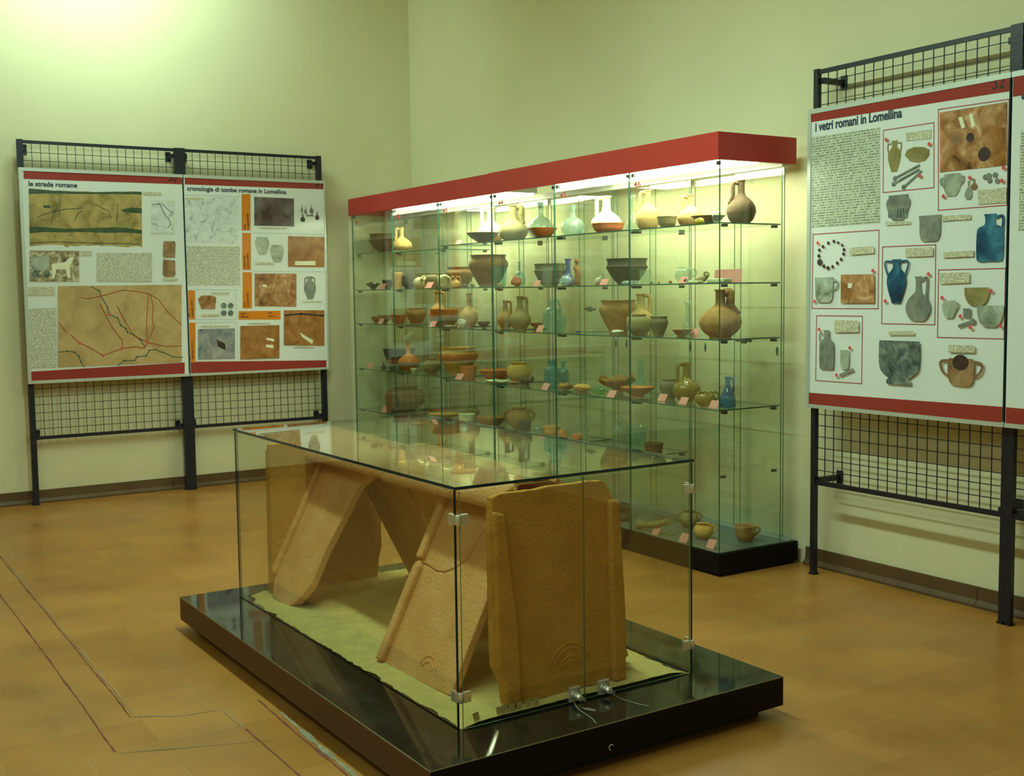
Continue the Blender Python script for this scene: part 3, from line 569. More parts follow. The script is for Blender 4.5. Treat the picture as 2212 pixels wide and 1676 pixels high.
for s, zs in SZ.items():
    for i, z in enumerate(zs):
        if z is None: continue
        a, b = CX0 + i * BW, CX0 + (i + 1) * BW
        cp(MB().box(a + .011, b - .011, CY0 + .010, CY1 - .002, z - .006, z, thin=True), 'glass_shelf', [M_GL, M_GE])
        for xx, yy in ((a + .006, CY0 + .035), (b - .028, CY0 + .035), (b - .028, CY1 - .045)):
            cp(MB().box(xx, xx + .022, yy, yy + .020, z - .019, z - .007), 'shelf_clip', M_CLIP)
for yy in (CY0 + .04, CY1 - .03): cp(MB().box(CX1 - .022, CX1 - .008, yy - .012, yy + .010, .432, .444), 'shelf_clip', M_CLIP)
for i in range(7):
    a = CX0 + i * BW
    for s1 in ((-1,) if i == 6 else (1,) if i == 0 else (-1, 1)): cp(MB().box(a + s1 * .020 - .008, a + s1 * .020 + .008, CY0 + .007, CY0 + .02, HZ0 - .020, HZ0 - .004), 'top_clip', M_CLIP)
for lx, lz in ((2.338, 1.158), (3.55, 1.017), (2.341, .357)):
    q = MB(); q.box(lx - .055, lx + .05, -.123, -.119, lz - .006, lz + .006); q.box(lx - .016, lx + .016, -.128, -.118, lz - .013, lz + .013)
    cp(q, 'door_lock', M_LOCK)
for x in (2.567, 2.66, 3.168, 3.28, 3.76): 
    q = MB(); q.tube([(x, -.1175, .955), (x, -.1185, .978), (x, -.1175, 1.0)], [.004, .009, .004], 8, flat=.3, flatdir=Y); cp(q, 'finger_pull', M_GE)
for t_, px, py in (('41', 769, 485), ('42', 855, 472), ('43', 957, 460), ('44', 1076, 444), ('45', 1210, 428), ('46', 1369, 405)):
    p = un(px, py, 1, CY0 - .001); word(t_, M_DOTR, cab, p, X, Z, -Y, .026, .052, 'bay_number')
# ================================================================== VESSELS
def clay(n, c, rough=.75, var=.16, vs=25): return mat('clay_' + n, tuple(a * b for a, b in zip(lin(c), (.82, .86, .64))), rough, var=var, vscale=vs, bump=.25, bscale=120)
K = dict(brown=clay('brown', (140, 100, 58)), dkbrown=clay('dark_brown', (98, 76, 48)), grey=clay('grey', (115, 108, 80)), black=clay('black', (66, 60, 44)), buff=clay('buff', (198, 160, 104)),
         pale=clay('pale', (232, 208, 168)), orange=clay('orange', (205, 128, 62)), yellow=clay('ochre', (205, 160, 80)), tan=clay('tan', (172, 128, 68)), olive=clay('olive', (140, 128, 84)), samian=clay('red_gloss', (152, 78, 26), .28),
         terra=clay('terracotta', (188, 104, 62)), cream=clay('cream', (228, 218, 180)), pinkc=clay('pinkish', (196, 140, 108)), amber=clay('amber_glaze', (176, 132, 40), .12, .3, 40), gold=clay('bright_yellow', (245, 190, 40), .4), white=clay('chalk', (215, 215, 195)))
K.update(aqua=glassmat('aqua_glass', (.66, .86, .82), .13, (.35, .66, .62)), clear=glassmat('clear_glass', (.84, .91, .87), .09, (.62, .75, .68)), teal=glassmat('teal_glass', (.38, .66, .66), .28, (.14, .40, .42)), blue=glassmat('deep_blue_glass', (.10, .20, .62), .5, (.04, .10, .42)), ltblue=glassmat('light_blue_glass', (.30, .54, .74), .32, (.08, .26, .46)),
         milky=glassmat('milky_glass', (.76, .86, .83), .26, (.62, .78, .76)), green=glassmat('green_glass', (.70, .88, .60), .14, (.35, .6, .2)), amberg=glassmat('amber_glass', (.60, .46, .10), .45, (.48, .33, .05)))
PR = dict(
 bowl=[(0, 0), (.40, 0), (.44, .04), (.62, .22), (.82, .55), (.95, .85), (1, 1)],
 footbowl=[(0, 0), (.38, 0), (.36, .10), (.40, .2), (.75, .42), (.95, .7), (1, 1)],
 dish=[(0, 0), (.34, 0), (.33, .12), (.5, .28), (.82, .62), (.97, .9), (1, 1)],
 flare=[(0, 0), (.40, 0), (.45, .05), (.62, .35), (.80, .68), (.84, .80), (1, 1)],
 carin=[(0, 0), (.40, 0), (.44, .04), (.74, .32), (.98, .66), (1, .69), (.93, .74), (.91, .86), (.95, .96), (.99, 1)],
 wbowl=[(0, 0), (.50, 0), (.55, .04), (.80, .35), (.93, .6), (1, .70), (.90, .78), (.86, .92), (.92, 1)],
 pot=[(0, 0), (.44, 0), (.48, .05), (.70, .28), (.93, .56), (1, .70), (.96, .80), (.88, .86), (.86, .93), (.93, 1)],
 globe=[(0, 0), (.42, 0), (.5, .03), (.85, .22), (1, .48), (.92, .72), (.72, .86), (.58, .90), (.60, .97), (.68, 1)],
 jar=[(0, 0), (.50, 0), (.56, .04), (.85, .35), (1, .62), (.93, .80), (.76, .87), (.70, .93), (.76, 1)],
 beaker=[(0, 0), (.72, 0), (.76, .04), (.88, .5), (1, 1)],
 cup=[(0, 0), (.55, 0), (.62, .05), (.85, .35), (.93, .75), (1, 1)],
 jug=[(0, 0), (.50, 0), (.54, .025), (.80, .11), (.97, .24), (1, .32), (.90, .44), (.62, .56), (.34, .64), (.25, .70), (.23, .80), (.24, .95), (.30, .975), (.28, 1)],
 jugtall=[(0, 0), (.46, 0), (.50, .02), (.84, .16), (1, .30), (.90, .42), (.60, .53), (.36, .60), (.28, .68), (.26, .80), (.27, .94), (.36, .975), (.34, 1)],
 squat=[(0, 0), (.44, 0), (.50, .03), (.90, .14), (1, .24), (.88, .38), (.55, .50), (.28, .58), (.22, .66), (.20, .78), (.21, .94), (.28, 1)],
 flask=[(0, 0), (.40, 0), (.55, .02), (.88, .12), (1, .28), (.90, .44), (.60, .56), (.30, .62), (.22, .68), (.20, .78), (.21, .94), (.30, .985), (.29, 1)],
 unguent=[(0, 0), (.70, 0), (.95, .04), (1, .12), (.85, .27), (.60, .40), (.46, .50), (.40, .66), (.40, .92), (.66, .98), (.62, 1)],
 bottle=[(0, 0), (.80, 0), (.95, .03), (1, .10), (1, .50), (.90, .62), (.60, .71), (.40, .76), (.38, .92), (.52, .97), (.48, 1)],
 sqbottle=[(0, 0), (.90, 0), (1, .03), (1, .60), (.92, .70), (.60, .76), (.42, .79), (.40, .93), (.54, .98), (.5, 1)],
 bluejug=[(0, 0), (.80, 0), (.95, .03), (1, .13), (.88, .38), (.52, .60), (.34, .70), (.30, .86), (.34, .95), (.42, 1)],
 tube=[(0, 0), (.60, 0), (.75, .1), (.7, .5), (.8, .8), (1, 1)],
)
OPEN = {'bowl', 'footbowl', 'dish', 'flare', 'carin', 'wbowl', 'pot', 'globe', 'jar', 'beaker', 'cup', 'tube'}
ROOM = Vector((0, 0, 0))
def vessel(name, label, cat, cx, wpx, pyt, pyb, shelf, prof, m, y=None, handles='', group=None, wob=.02, jag=0, tilt=None, band=None, lip=None):
    m = K[m] if isinstance(m, str) else m; pp = PR[prof]; rb = pp[1][0]
    # which bay: the shelf's own height there
    def zof(x):
        if shelf == 0: return .1045
        i = min(5, max(0, int((x - CX0) / BW))); z = SZ[shelf][i]
        return z if z is not None else SZ[shelf][4]
    if y is None:
        z = zof(un(cx, pyb, 1, -.35).x); p = un(cx, pyb, 2, z); R = wpx / 2 * (p - CAM).dot(FW) / F
        d = (p - CAM); d.z = 0; p = p + d.normalized() * (rb * R)
        yy = min(max(p.y, CY0 + .014 + R * .9), CY1 - .01 - R * .85)
        if CY0 + .014 + R * .9 > CY1 - .01 - R * .85: yy = (CY0 + CY1) / 2
    else: yy = y
    if y is not None: R = wpx / 2 * (un(cx, pyb, 1, yy) - CAM).dot(FW) / F
    R = min(R, .172); Rm = R * 1.04 + .004; yy = min(max(yy, CY0 + .010 + Rm), CY1 - .004 - Rm)
    p = un(cx, (pyt + pyb) / 2, 1, yy); z = zof(p.x); R = min(.172, wpx / 2 * (p - CAM).dot(FW) / F)
    lo, hi = CX0 + .014, CX1 - .014
    i = min(5, max(0, int((p.x - CX0) / BW)))
    bl, bh = CX0 + i * BW + .010 + R * 1.04, CX0 + (i + 1) * BW - .010 - R * 1.04
    if shelf and bl < bh: p.x = min(max(p.x, bl), bh)
    zt = un(cx, pyt, 1, yy).z
    if z < 1.2 and prof in OPEN: zt -= R * .9 * (1.25 - zt) / 6.0   # the back of the rim shows above its centre
    h = max(.008, zt - z)
    root = empty(name, (p.x, yy, z + .0008), label, cat, group)
    outer = [(max(0, r) * R, min(1, max(0, t)) * h) for r, t in crom(pp, 3)]
    th = max(.0018, R * .055)
    glassy = m.name.endswith('_glass') and 'milky' not in m.name
    if prof in OPEN:
        inn = [(max(0, r - th), max(t, th * 1.5)) for r, t in reversed(outer)]; inn[0] = (outer[-1][0] - th, outer[-1][1])
        pr = outer + ([] if glassy else inn + [(0, th * 1.5)])
    else:
        rt, tt = outer[-1]; pr = outer + ([] if glassy else [(rt * .72, tt - h * .01), (rt * .6, tt - h * .15), (0, tt - h * .17)])
    sd = hash((cx, pyb)) % 97
    Mx = Matrix.Rotation(tilt[1], 4, tilt[0]) if tilt else None
    b = MB().lathe(pr, 32 if wpx > 36 else 22, M=Mx, wob=wob, seed=sd, jag=jag)
    if Mx is not None:
        mz = min(v.co.z for v in b.bm.verts)
        for v in b.bm.verts: v.co.z -= mz
    o = b.build('body', m); o.parent = root
    if band:
        mb = MB(); z0, z1, bm_ = band
        def rad(t): 
            for (r1, t1), (r2, t2) in zip(outer, outer[1:]):
                if t1 <= t * h <= t2 and t2 > t1: return r1 + (r2 - r1) * (t * h - t1) / (t2 - t1)
            return outer[-1][0]
        mb.lathe([(rad(z0 + (z1 - z0) * k / 5) * (1 + wob) + .0006, h * (z0 + (z1 - z0) * k / 5)) for k in range(6)], 32); bo = mb.build('painted_band', K[bm_]); bo.parent = root
    for c in handles:
        sgn = {'L': -1, 'R': 1, 'l': -1, 'r': 1, 'S': 1, 'F': 0}[c]; d = HR * sgn if sgn else Vector((-HR.y, HR.x, 0)) * -1
        def rat(t):
            for (r1, t1), (r2, t2) in zip(outer, outer[1:]):
                if t1 <= t * h <= t2 and t2 > t1: return r1 + (r2 - r1) * (t * h - t1) / (t2 - t1)
            return outer[-1][0]
        if c in 'lr':   # small ear on an open cup
            q = [d * (rat(.85) * .96) + Z * (.85 * h), d * (rat(.85) + R * .28) + Z * (.86 * h), d * (rat(.6) + R * .34) + Z * (.62 * h), d * (rat(.35) * .97) + Z * (.35 * h)]
        else:
            zt_, zs = (.93, .50) if prof not in ('jug', 'squat', 'flask') else (.92, .46)
            off = R * (.36 if c != 'S' else .25)
            q = [d * (rat(zt_) * .8) + Z * (zt_ * h), d * (rat(zt_) + off * .75) + Z * ((zt_ + .02) * h), d * (rat(zt_) + off) + Z * ((zt_ - .08) * h), d * max(rat(zt_) + off, rat(.62) + R * .08) + Z * (.66 * h), d * (rat(zs) * .94) + Z * (zs * h)]
        hb = MB().tube(crom(q, 4), R * (.13 if c != 'S' else .2) if R > .03 else R * .16, 8, flatdir=d.cross(Z), flat=1.5 if c in 'LRSF' else 1.1); ho = hb.build('handle', m); ho.parent = root
    return root
G1, G2, G3, G4, G5, G0 = ['vessels on the ' + s for s in ('top glass shelf', 'second glass shelf', 'third glass shelf', 'fourth glass shelf', 'lowest glass shelf', 'cabinet floor')]
V = vessel
# --- top shelf
V('clay_bowl', 'dark brown carinated bowl at the left end of the top shelf', 'bowl', 836, 80, 506, 541, 1, 'carin', 'dkbrown', -.33, group=G1)
V('clay_jug', 'pale pierced round flask beside the dark bowl at the top shelf left end', 'jug', 868, 43, 491, 538, 1, 'squat', 'buff', -.38, 'L', G1)
V('clay_jug', 'pale slender-necked jug rising behind the wide dark dish, top shelf under number 43', 'jug', 1060, 58, 447, 519, 1, 'jugtall', 'pale', -.24, 'L', G1, band=(.10, .24, 'tan'))
V('clay_dish', 'wide dark dish with flaring rim in front of a pale jug on the top shelf', 'dish', 1043, 70, 503, 524, 1, 'dish', 'dkbrown', -.40, group=G1)
V('clay_jug', 'large grey-buff two-handled jug on the top shelf under number 44', 'jug', 1109, 64, 443, 517, 1, 'jugtall', 'olive', -.225, 'SR', G1)
V('glass_flask', 'round clear glass flask standing behind the orange bowl on the top shelf', 'flask', 1168, 57, 437, 512, 1, 'flask', 'milky', -.27, group=G1)
V('clay_bowl', 'glossy orange bowl in front of the clear glass flask on the top shelf', 'bowl', 1171, 66, 493, 514, 1, 'bowl', 'samian', -.41, group=G1)
V('glass_flask', 'pale glass flask without a bowl on the top shelf under number 45', 'flask', 1238, 52, 443, 507, 1, 'flask', 'milky', -.32, group=G1)
V('clay_jug', 'cream jug standing behind a terracotta dish on the top shelf', 'jug', 1310, 66, 424, 497, 1, 'jugtall', 'pale', -.27, 'L', G1)
V('clay_dish', 'terracotta dish in front of the cream jug on the top shelf', 'dish', 1314, 72, 483, 501, 1, 'cup', 'terra', -.40, group=G1)
V('glass_flask', 'tall clear glass bottle left of the yellowish jug under number 46', 'bottle', 1370, 25, 421, 494, 1, 'unguent', 'clear', -.455, group=G1)
V('clay_jug', 'yellowish one-handled jug on the top shelf directly under number 46', 'jug', 1405, 56, 410, 491, 1, 'jug', 'buff', -.33, 'L', G1)
V('clay_bowl', 'small grey bowl between two jugs on the top shelf under number 46', 'bowl', 1441, 45, 468, 489, 1, 'cup', 'olive', -.42, group=G1)
V('clay_jug', 'pale brown jug with beaked lip behind a dark dish on the top shelf', 'jug', 1491, 57, 421, 486, 1, 'jug', 'buff', -.30, 'L', G1)
V('clay_dish', 'dark straight-sided dish at the right end of the top shelf', 'dish', 1530, 76, 467, 481, 1, 'flare', 'dkbrown', -.36, group=G1)
V('glass_flask', 'tiny clear round flask on the dark dish line near the cabinet corner, top shelf', 'flask', 1550, 24, 440, 480, 1, 'flask', 'clear', -.44, group=G1)
V('clay_jug', 'dark brown globular jug alone at the far right end of the top shelf', 'jug', 1601, 64, 389, 481, 1, 'jug', 'dkbrown', -.24, 'L', G1)
# --- second shelf
V('clay_bowl', 'dark upturned bowl fragment at the far left of the second shelf', 'bowl fragment', 806, 30, 609, 623, 2, 'dish', 'black', -.42, group=G2, jag=.5)
V('clay_bowl', 'dark grey broken bowl between pink card and beaker, second shelf left end', 'bowl', 838, 26, 603, 624, 2, 'bowl', 'black', -.33, group=G2, jag=.3)
V('clay_beaker', 'orange-buff clay beaker on the second shelf under number 42', 'beaker', 857, 24, 588, 624, 2, 'beaker', 'tan', -.42, group=G2)
V('clay_dish', 'dark dish propped on its side right of the beaker, second shelf', 'dish', 888, 44, 602, 623, 2, 'cup', 'black', -.30, group=G2, tilt=('Y', -.45))
V('clay_jug', 'broken cream jug lying down in front of the propped dark dish', 'jug', 903, 24, 594, 622, 2, 'bluejug', 'pale', -.45, group=G2, tilt=('Y', 1.1))
V('clay_jar', 'grey jar behind a pink card on the second shelf under number 42', 'jar', 932, 34, 590, 623, 2, 'jar', 'grey', -.37, group=G2)
V('clay_bowl', 'wide grey bowl rim showing behind the grey jar and the cream jug', 'bowl', 950, 40, 589, 623, 2, 'cup', 'grey', -.20, group=G2)
V('clay_jug', 'round cream jug lying beside broken handles, second shelf under number 43', 'jug', 961, 30, 596, 622, 2, 'bluejug', 'pale', -.42, 'r', G2, tilt=('Y', -1.2))
V('clay_bowl', 'brown high-rimmed bowl behind broken jug pieces on the second shelf', 'bowl', 994, 62, 577, 621, 2, 'pot', 'brown', -.22, group=G2)
V('clay_jug', 'broken jug neck with two handles in front of the brown high-rimmed bowl', 'jug fragment', 984, 24, 594, 622, 2, 'bluejug', 'buff', -.46, 'lr', G2, jag=.4)
V('clay_pot', 'large brown pot with upright rim, biggest on the second shelf', 'pot', 1055, 86, 551, 621, 2, 'pot', 'brown', -.30, group=G2)
V('glass_bottle', 'squat aqua glass jar overlapping the large brown pot', 'jar', 1090, 36, 574, 621, 2, 'beaker', 'aqua', -.42, group=G2, wob=0)
V('glass_bottle', 'aqua glass bottle with thin neck behind a clay shard, second shelf', 'bottle', 1122, 26, 565, 620, 2, 'flask', 'aqua', -.38, group=G2)
V('clay_bowl', 'grey-brown carinated bowl behind a ribbed glass beaker, second shelf', 'bowl', 1188, 70, 570, 618, 2, 'carin', 'grey', -.24, group=G2)
V('glass_beaker', 'clear conical glass beaker in front of the grey-brown bowl', 'beaker', 1182, 23, 578, 617, 2, 'beaker', 'clear', -.40, group=G2, wob=0)
V('glass_jug', 'deep blue marbled glass bottle on the second shelf under number 45', 'bottle', 1227, 28, 559, 617, 2, 'unguent', 'blue', -.37, group=G2)
V('clay_bowl', 'black carinated bowl on the second shelf left of number 46 line', 'bowl', 1354, 92, 559, 613, 2, 'carin', 'black', -.33, group=G2)
V('glass_beaker', 'clear glass beaker overlapping the right side of the black bowl', 'beaker', 1390, 26, 583, 611, 2, 'beaker', 'clear', -.44, group=G2, wob=0)
V('glass_cup', 'clear round glass cup with handle on the second shelf of the last bay', 'cup', 1478, 41, 577, 611, 2, 'globe', 'clear', -.38, 'r', G2, wob=0)
# --- third shelf
V('clay_bowl', 'small orange bowl at the far left of the third shelf', 'bowl', 797, 23, 683, 697, 3, 'footbowl', 'samian', group=G3)
V('clay_bowl', 'flared brown footed bowl just left of the number 42 divider, third shelf', 'bowl', 831, 31, 680, 699, 3, 'footbowl', 'brown', group=G3)
V('clay_bowl', 'glossy red-brown bowl at the number 42 divider, third shelf', 'bowl', 861, 34, 679, 701, 3, 'cup', 'samian', group=G3)
V('clay_bowl', 'brown bowl with collar rim on the third shelf under number 42', 'bowl', 899, 42, 666, 698, 3, 'jar', 'brown', -.28, group=G3)
V('clay_jug', 'tall orange-brown jug with loop handle on the third shelf under number 43', 'jug', 946, 44, 629, 701, 3, 'jugtall', 'tan', -.27, 'R', G3)
V('clay_bowl', 'wide glossy red bowl in front of the tall orange-brown jug', 'bowl', 960, 64, 667, 700, 3, 'cup', 'samian', -.35, group=G3, band=(.05, .45, 'grey'))
V('clay_bottle', 'pale long-necked bottle with whitish lip on the third shelf under number 43', 'bottle', 1013, 41, 633, 706, 3, 'jugtall', 'buff', -.35, group=G3)
V('clay_bowl', 'small brown footed bowl left of the number 44 divider, third shelf', 'bowl', 1045, 27, 694, 708, 3, 'footbowl', 'brown', group=G3)
V('clay_jug', 'smaller brown jug of the pair on the third shelf under number 44', 'jug', 1092, 38, 649, 709, 3, 'jugtall', 'tan', -.33, 'R', G3)
V('clay_jug', 'larger grey-brown jug of the pair on the third shelf under number 44', 'jug', 1118, 48, 640, 711, 3, 'jugtall', 'olive', -.37, 'R', G3)
V('clay_bowl', 'small ochre bowl in front of the larger grey-brown jug', 'bowl', 1127, 26, 701, 712, 3, 'cup', 'yellow', group=G3)
V('clay_dish', 'small red footed dish behind a pink card, third shelf under number 44', 'dish', 1158, 27, 697, 710, 3, 'footbowl', 'samian', group=G3)
V('glass_bottle', 'big aqua glass bottle with short neck on the third shelf', 'bottle', 1192, 40, 646, 715, 3, 'bottle', 'aqua', -.33, 'R', G3)
V('glass_jar', 'small aqua glass jar right of the big aqua bottle, third shelf', 'jar', 1219, 25, 683, 719, 3, 'jar', 'aqua', group=G3, wob=0)
V('clay_pot', 'large tan pot with wide collar rim on the third shelf', 'pot', 1336, 84, 648, 717, 3, 'pot', 'tan', -.26, group=G3)
V('clay_jug', 'tan jug with thick handle between the large tan pot and two olive pots', 'jug', 1384, 62, 634, 715, 3, 'jugtall', 'buff', -.255, 'R', G3)
V('clay_pot', 'olive round pot, left one of the olive pair on the third shelf', 'pot', 1396, 54, 679, 721, 3, 'globe', 'olive', -.39, group=G3)
V('clay_pot', 'darker olive pot, right one of the olive pair on the third shelf', 'pot', 1423, 42, 683, 725, 3, 'pot', 'grey', -.45, group=G3)
V('glass_flask', 'greenish clear glass flask with long neck on the third shelf, last bay', 'flask', 1486, 28, 651, 714, 3, 'unguent', 'clear', -.35, group=G3)
V('clay_dish', 'shallow brown dish in front of the long-necked clear flask', 'dish', 1473, 47, 711, 726, 3, 'flare', 'tan', group=G3)
V('clay_jug', 'large brown pear-shaped jug at the right corner of the third shelf', 'jug', 1556, 91, 625, 729, 3, 'jug', 'tan', -.34, 'S', G3)
V('clay_cup', 'tiny white cup at the foot of the tan jug, third shelf', 'cup', 1364, 14, 711, 722, 3, 'cup', 'cream', group=G3)
# --- fourth shelf
V('glass_bottle', 'tiny dark flask, left one of two dark ones on the fourth shelf', 'flask', 828, 11, 782, 800, 4, 'flask', 'black', group=G4)
V('glass_bottle', 'tiny dark flask, right one of two dark ones on the fourth shelf', 'flask', 847, 10, 783, 802, 4, 'flask', 'black', group=G4)
V('glass_bottle', 'tiny clear flask beside the two dark flasks on the fourth shelf', 'flask', 857, 9, 784, 802, 4, 'flask', 'clear', group=G4)
V('clay_bowl', 'large dark bowl behind the squat orange jug, fourth shelf', 'bowl', 862, 70, 752, 789, 4, 'bowl', 'black', -.22, group=G4, band=(.05, .45, 'samian'))
V('clay_jug', 'squat orange jug with dark band on the fourth shelf under number 42', 'jug', 890, 48, 740, 797, 4, 'squat', 'orange', -.36, group=G4, band=(.20, .28, 'dkbrown'))
V('oil_lamp', 'tiny white-topped clay lamp in front of the squat orange jug', 'lamp', 891, 14, 795, 802, 4, 'cup', 'cream', group=G4)
V('clay_pot', 'small olive pot left of the large ochre pot, fourth shelf', 'pot', 933, 37, 773, 809, 4, 'globe', 'olive', -.36, group=G4)
V('clay_pot', 'large banded ochre pot on the fourth shelf under number 43', 'pot', 991, 86, 748, 810, 4, 'pot', 'yellow', -.30, group=G4, band=(.55, .78, 'orange'))
V('clay_cup', 'small orange cup in front of the large ochre pot', 'cup', 1010, 37, 790, 816, 4, 'cup', 'orange', group=G4)
V('clay_bowl', 'orange bowl at the number 44 divider on the fourth shelf', 'bowl', 1073, 78, 796, 825, 4, 'bowl', 'orange', -.33, group=G4)
V('clay_pot', 'tan globular pot on the fourth shelf under number 44', 'pot', 1130, 53, 782, 823, 4, 'globe', 'yellow', -.28, group=G4)
V('clay_bowl', 'small dark broken bowl in front of the tan globular pot', 'bowl', 1137, 36, 812, 833, 4, 'footbowl', 'dkbrown', group=G4, jag=.4)
V('glass_bottle', 'teal glass bottle with square shoulders, front one of the teal pair', 'bottle', 1193, 36, 779, 836, 4, 'sqbottle', 'teal', -.38, group=G4, wob=0)
V('glass_bottle', 'slimmer teal glass bottle behind the square-shouldered teal one', 'bottle', 1217, 24, 781, 831, 4, 'bottle', 'teal', -.26, group=G4, wob=0)
V('glass_dish', 'shallow green glass dish on the fourth shelf under number 45', 'dish', 1298, 54, 836, 853, 4, 'dish', 'green', group=G4, wob=0)
V('clay_bowl', 'broken brown pedestal bowl with ragged rim on the fourth shelf', 'bowl', 1332, 82, 806, 848, 4, 'footbowl', 'tan', -.25, group=G4, jag=.45)
V('clay_dish', 'wide orange dish in front of the aqua long-necked bottle, fourth shelf', 'dish', 1378, 75, 833, 858, 4, 'dish', 'orange', group=G4)
V('glass_flask', 'aqua long-necked glass bottle rising behind the wide orange dish', 'flask', 1384, 34, 776, 848, 4, 'unguent', 'aqua', -.27, group=G4)
V('clay_pot', 'grey-olive pot on the fourth shelf right of number 46 divider', 'pot', 1439, 42, 817, 854, 4, 'jar', 'grey', -.31, group=G4)
V('glass_jug', 'amber-yellow glass jug with handle on the fourth shelf', 'jug', 1483, 61, 783, 866, 4, 'jugtall', 'amberg', -.36, 'L', G4)
V('glass_cup', 'small broken amber cup between amber jug and blue jug', 'cup', 1523, 46, 841, 871, 4, 'globe', 'amberg', -.43, 'r', G4, jag=.3)
V('glass_jug', 'small blue glass jug at the right corner of the fourth shelf', 'jug', 1572, 36, 814, 881, 4, 'bluejug', 'ltblue', -.40, 'R', G4)
# --- fifth shelf
V('clay_pot', 'large brown pot on the lowest shelf at the cabinet left end', 'pot', 875, 88, 830, 887, 5, 'globe', 'brown', -.26, group=G5)
V('clay_cup', 'brown cup peeping out left of the large brown pot, lowest shelf', 'cup', 844, 26, 848, 876, 5, 'cup', 'brown', -.455, group=G5)
V('clay_dish', 'flat red dish lying above the row of bowls on the lowest shelf', 'dish', 947, 54, 882, 897, 5, 'dish', 'samian', -.23, group=G5)
V('clay_dish', 'wide ochre dish on the lowest shelf under number 43', 'dish', 960, 70, 889, 908, 5, 'dish', 'yellow', -.37, group=G5)
V('clay_jar', 'olive jar with black rim behind the cream bowl, lowest shelf', 'jar', 1020, 32, 878, 910, 5, 'jar', 'olive', -.24, group=G5)
V('clay_bowl', 'cream bowl in front of the black-rimmed jar, lowest shelf', 'bowl', 1008, 38, 892, 920, 5, 'cup', 'cream', -.40, group=G5)
V('clay_bowl', 'brown bowl crossing the number 44 divider line on the lowest shelf', 'bowl', 1060, 66, 897, 926, 5, 'bowl', 'tan', -.34, group=G5)
V('clay_jug', 'brown pot with tall arched handle on the lowest shelf under number 44', 'pot', 1121, 50, 879, 930, 5, 'globe', 'tan', -.27, 'lr', G5)
V('clay_cup', 'dark grey cup in front of the arched-handle pot', 'cup', 1133, 30, 908, 938, 5, 'cup', 'black', -.41, group=G5)
V('glass_bowl', 'small clear glass bowl right of the dark grey cup, lowest shelf', 'bowl', 1162, 36, 914, 943, 5, 'globe', 'clear', -.38, group=G5, wob=0)
V('clay_cup', 'cream straight-sided cup on the lowest shelf under number 45', 'cup', 1192, 40, 918, 948, 5, 'cup', 'yellow', -.33, group=G5)
V('glass_bowl', 'wide clear glass bowl behind the small orange dishes, lowest shelf', 'bowl', 1248, 54, 920, 952, 5, 'cup', 'clear', -.25, group=G5, wob=0)
V('clay_dish', 'small orange dish leaning on edge, lowest shelf', 'dish', 1224, 22, 932, 950, 5, 'cup', 'orange', -.42, group=G5, tilt=('Y', -.9))
V('clay_dish', 'small flat orange dish right of the leaning one, lowest shelf', 'dish', 1246, 25, 937, 952, 5, 'cup', 'orange', -.42, group=G5)
V('glass_jug', 'clear glass jug with two tall handles on the lowest shelf', 'jug', 1339, 32, 905, 968, 5, 'bottle', 'clear', -.30, 'LR', G5)
V('glass_bowl', 'wide-rimmed aqua glass vase on the lowest shelf', 'vase', 1377, 54, 918, 975, 5, 'tube', 'aqua', -.30, group=G5, wob=0)
V('clay_cup', 'dark brown cup at the right end of the lowest shelf', 'cup', 1412, 42, 954, 983, 5, 'cup', 'dkbrown', -.43, group=G5)
# --- cabinet floor
V('clay_cup', 'two-handled thin cup standing behind the ribbed cup on the cabinet floor', 'cup', 1488, 42, 1099, 1140, 0, 'globe', 'olive', handles='lr', group=G0)
V('clay_cup', 'ribbed one-handled cup on the cabinet floor', 'cup', 1519, 42, 1127, 1165, 0, 'globe', 'yellow', handles='r', group=G0)
V('clay_cup', 'pinched one-handled cup at the right end of the cabinet floor', 'cup', 1610, 48, 1131, 1171, 0, 'cup', 'tan', handles='r', group=G0)
V('clay_jar', 'grey jar lying low on the cabinet floor behind the roof tile vitrine', 'jar', 1350, 30, 1085, 1115, 0, 'jar', 'black', group=G0)
# --- small finds: fragments, shells, figurines
def lump(name, label, cat, cx, py, wpx, hpx, shelf, m, y=None, flatten=1.0, group=None, seed=1, rot=0):
    z = .1045 if shelf == 0 else SZ[shelf][min(5, max(0, int((un(cx, py, 1, -.35).x - CX0) / BW)))]
    if y is None:
        p = un(cx, py, 2, z); y = min(max(p.y, CY0 + .03), CY1 - .03)
    p = un(cx, py, 1, y); s = (p - CAM).dot(FW) / F
    hw = wpx * s * .5; y = min(max(y, CY0 + .012 + hw * .9), CY1 - .02); p = un(cx, py, 1, y)
    ii = min(5, max(0, int((p.x - CX0) / BW))); p.x = min(max(p.x, CX0 + ii * BW + .01 + hw * .9), CX0 + (ii + 1) * BW - .01 - hw * .9)
    b = bmesh.new(); bmesh.ops.create_icosphere(b, subdivisions=3, radius=1)
    for v in b.verts:
        n = 1 + .35 * noise.noise(v.co * 1.6 + Vector((seed, 0, 0))) + .12 * noise.noise(v.co * 5)
        v.co = Vector((v.co.x * n * wpx * s / 2, v.co.y * n * wpx * s / 2 * .6, v.co.z * n * hpx * s / 2 * flatten))
    b.transform(Matrix.Rotation(YAW + rot, 4, 'Z')); mz = min(v.co.z for v in b.verts)
    for v in b.verts: v.co.z -= mz
    q = MB(); q.bm.free(); q.bm = b; o = q.build(name, K[m] if isinstance(m, str) else m, smooth=True); o.location = (p.x, y, z + .0008)
    return tag(o, label, cat, group)
GF = 'small finds on the glass shelves'
lump('yellow_lump', 'bright yellow rounded lump on the top shelf near the corner', 'find', 1511, 480, 22, 13, 1, 'gold', -.46, group=GF, seed=3)
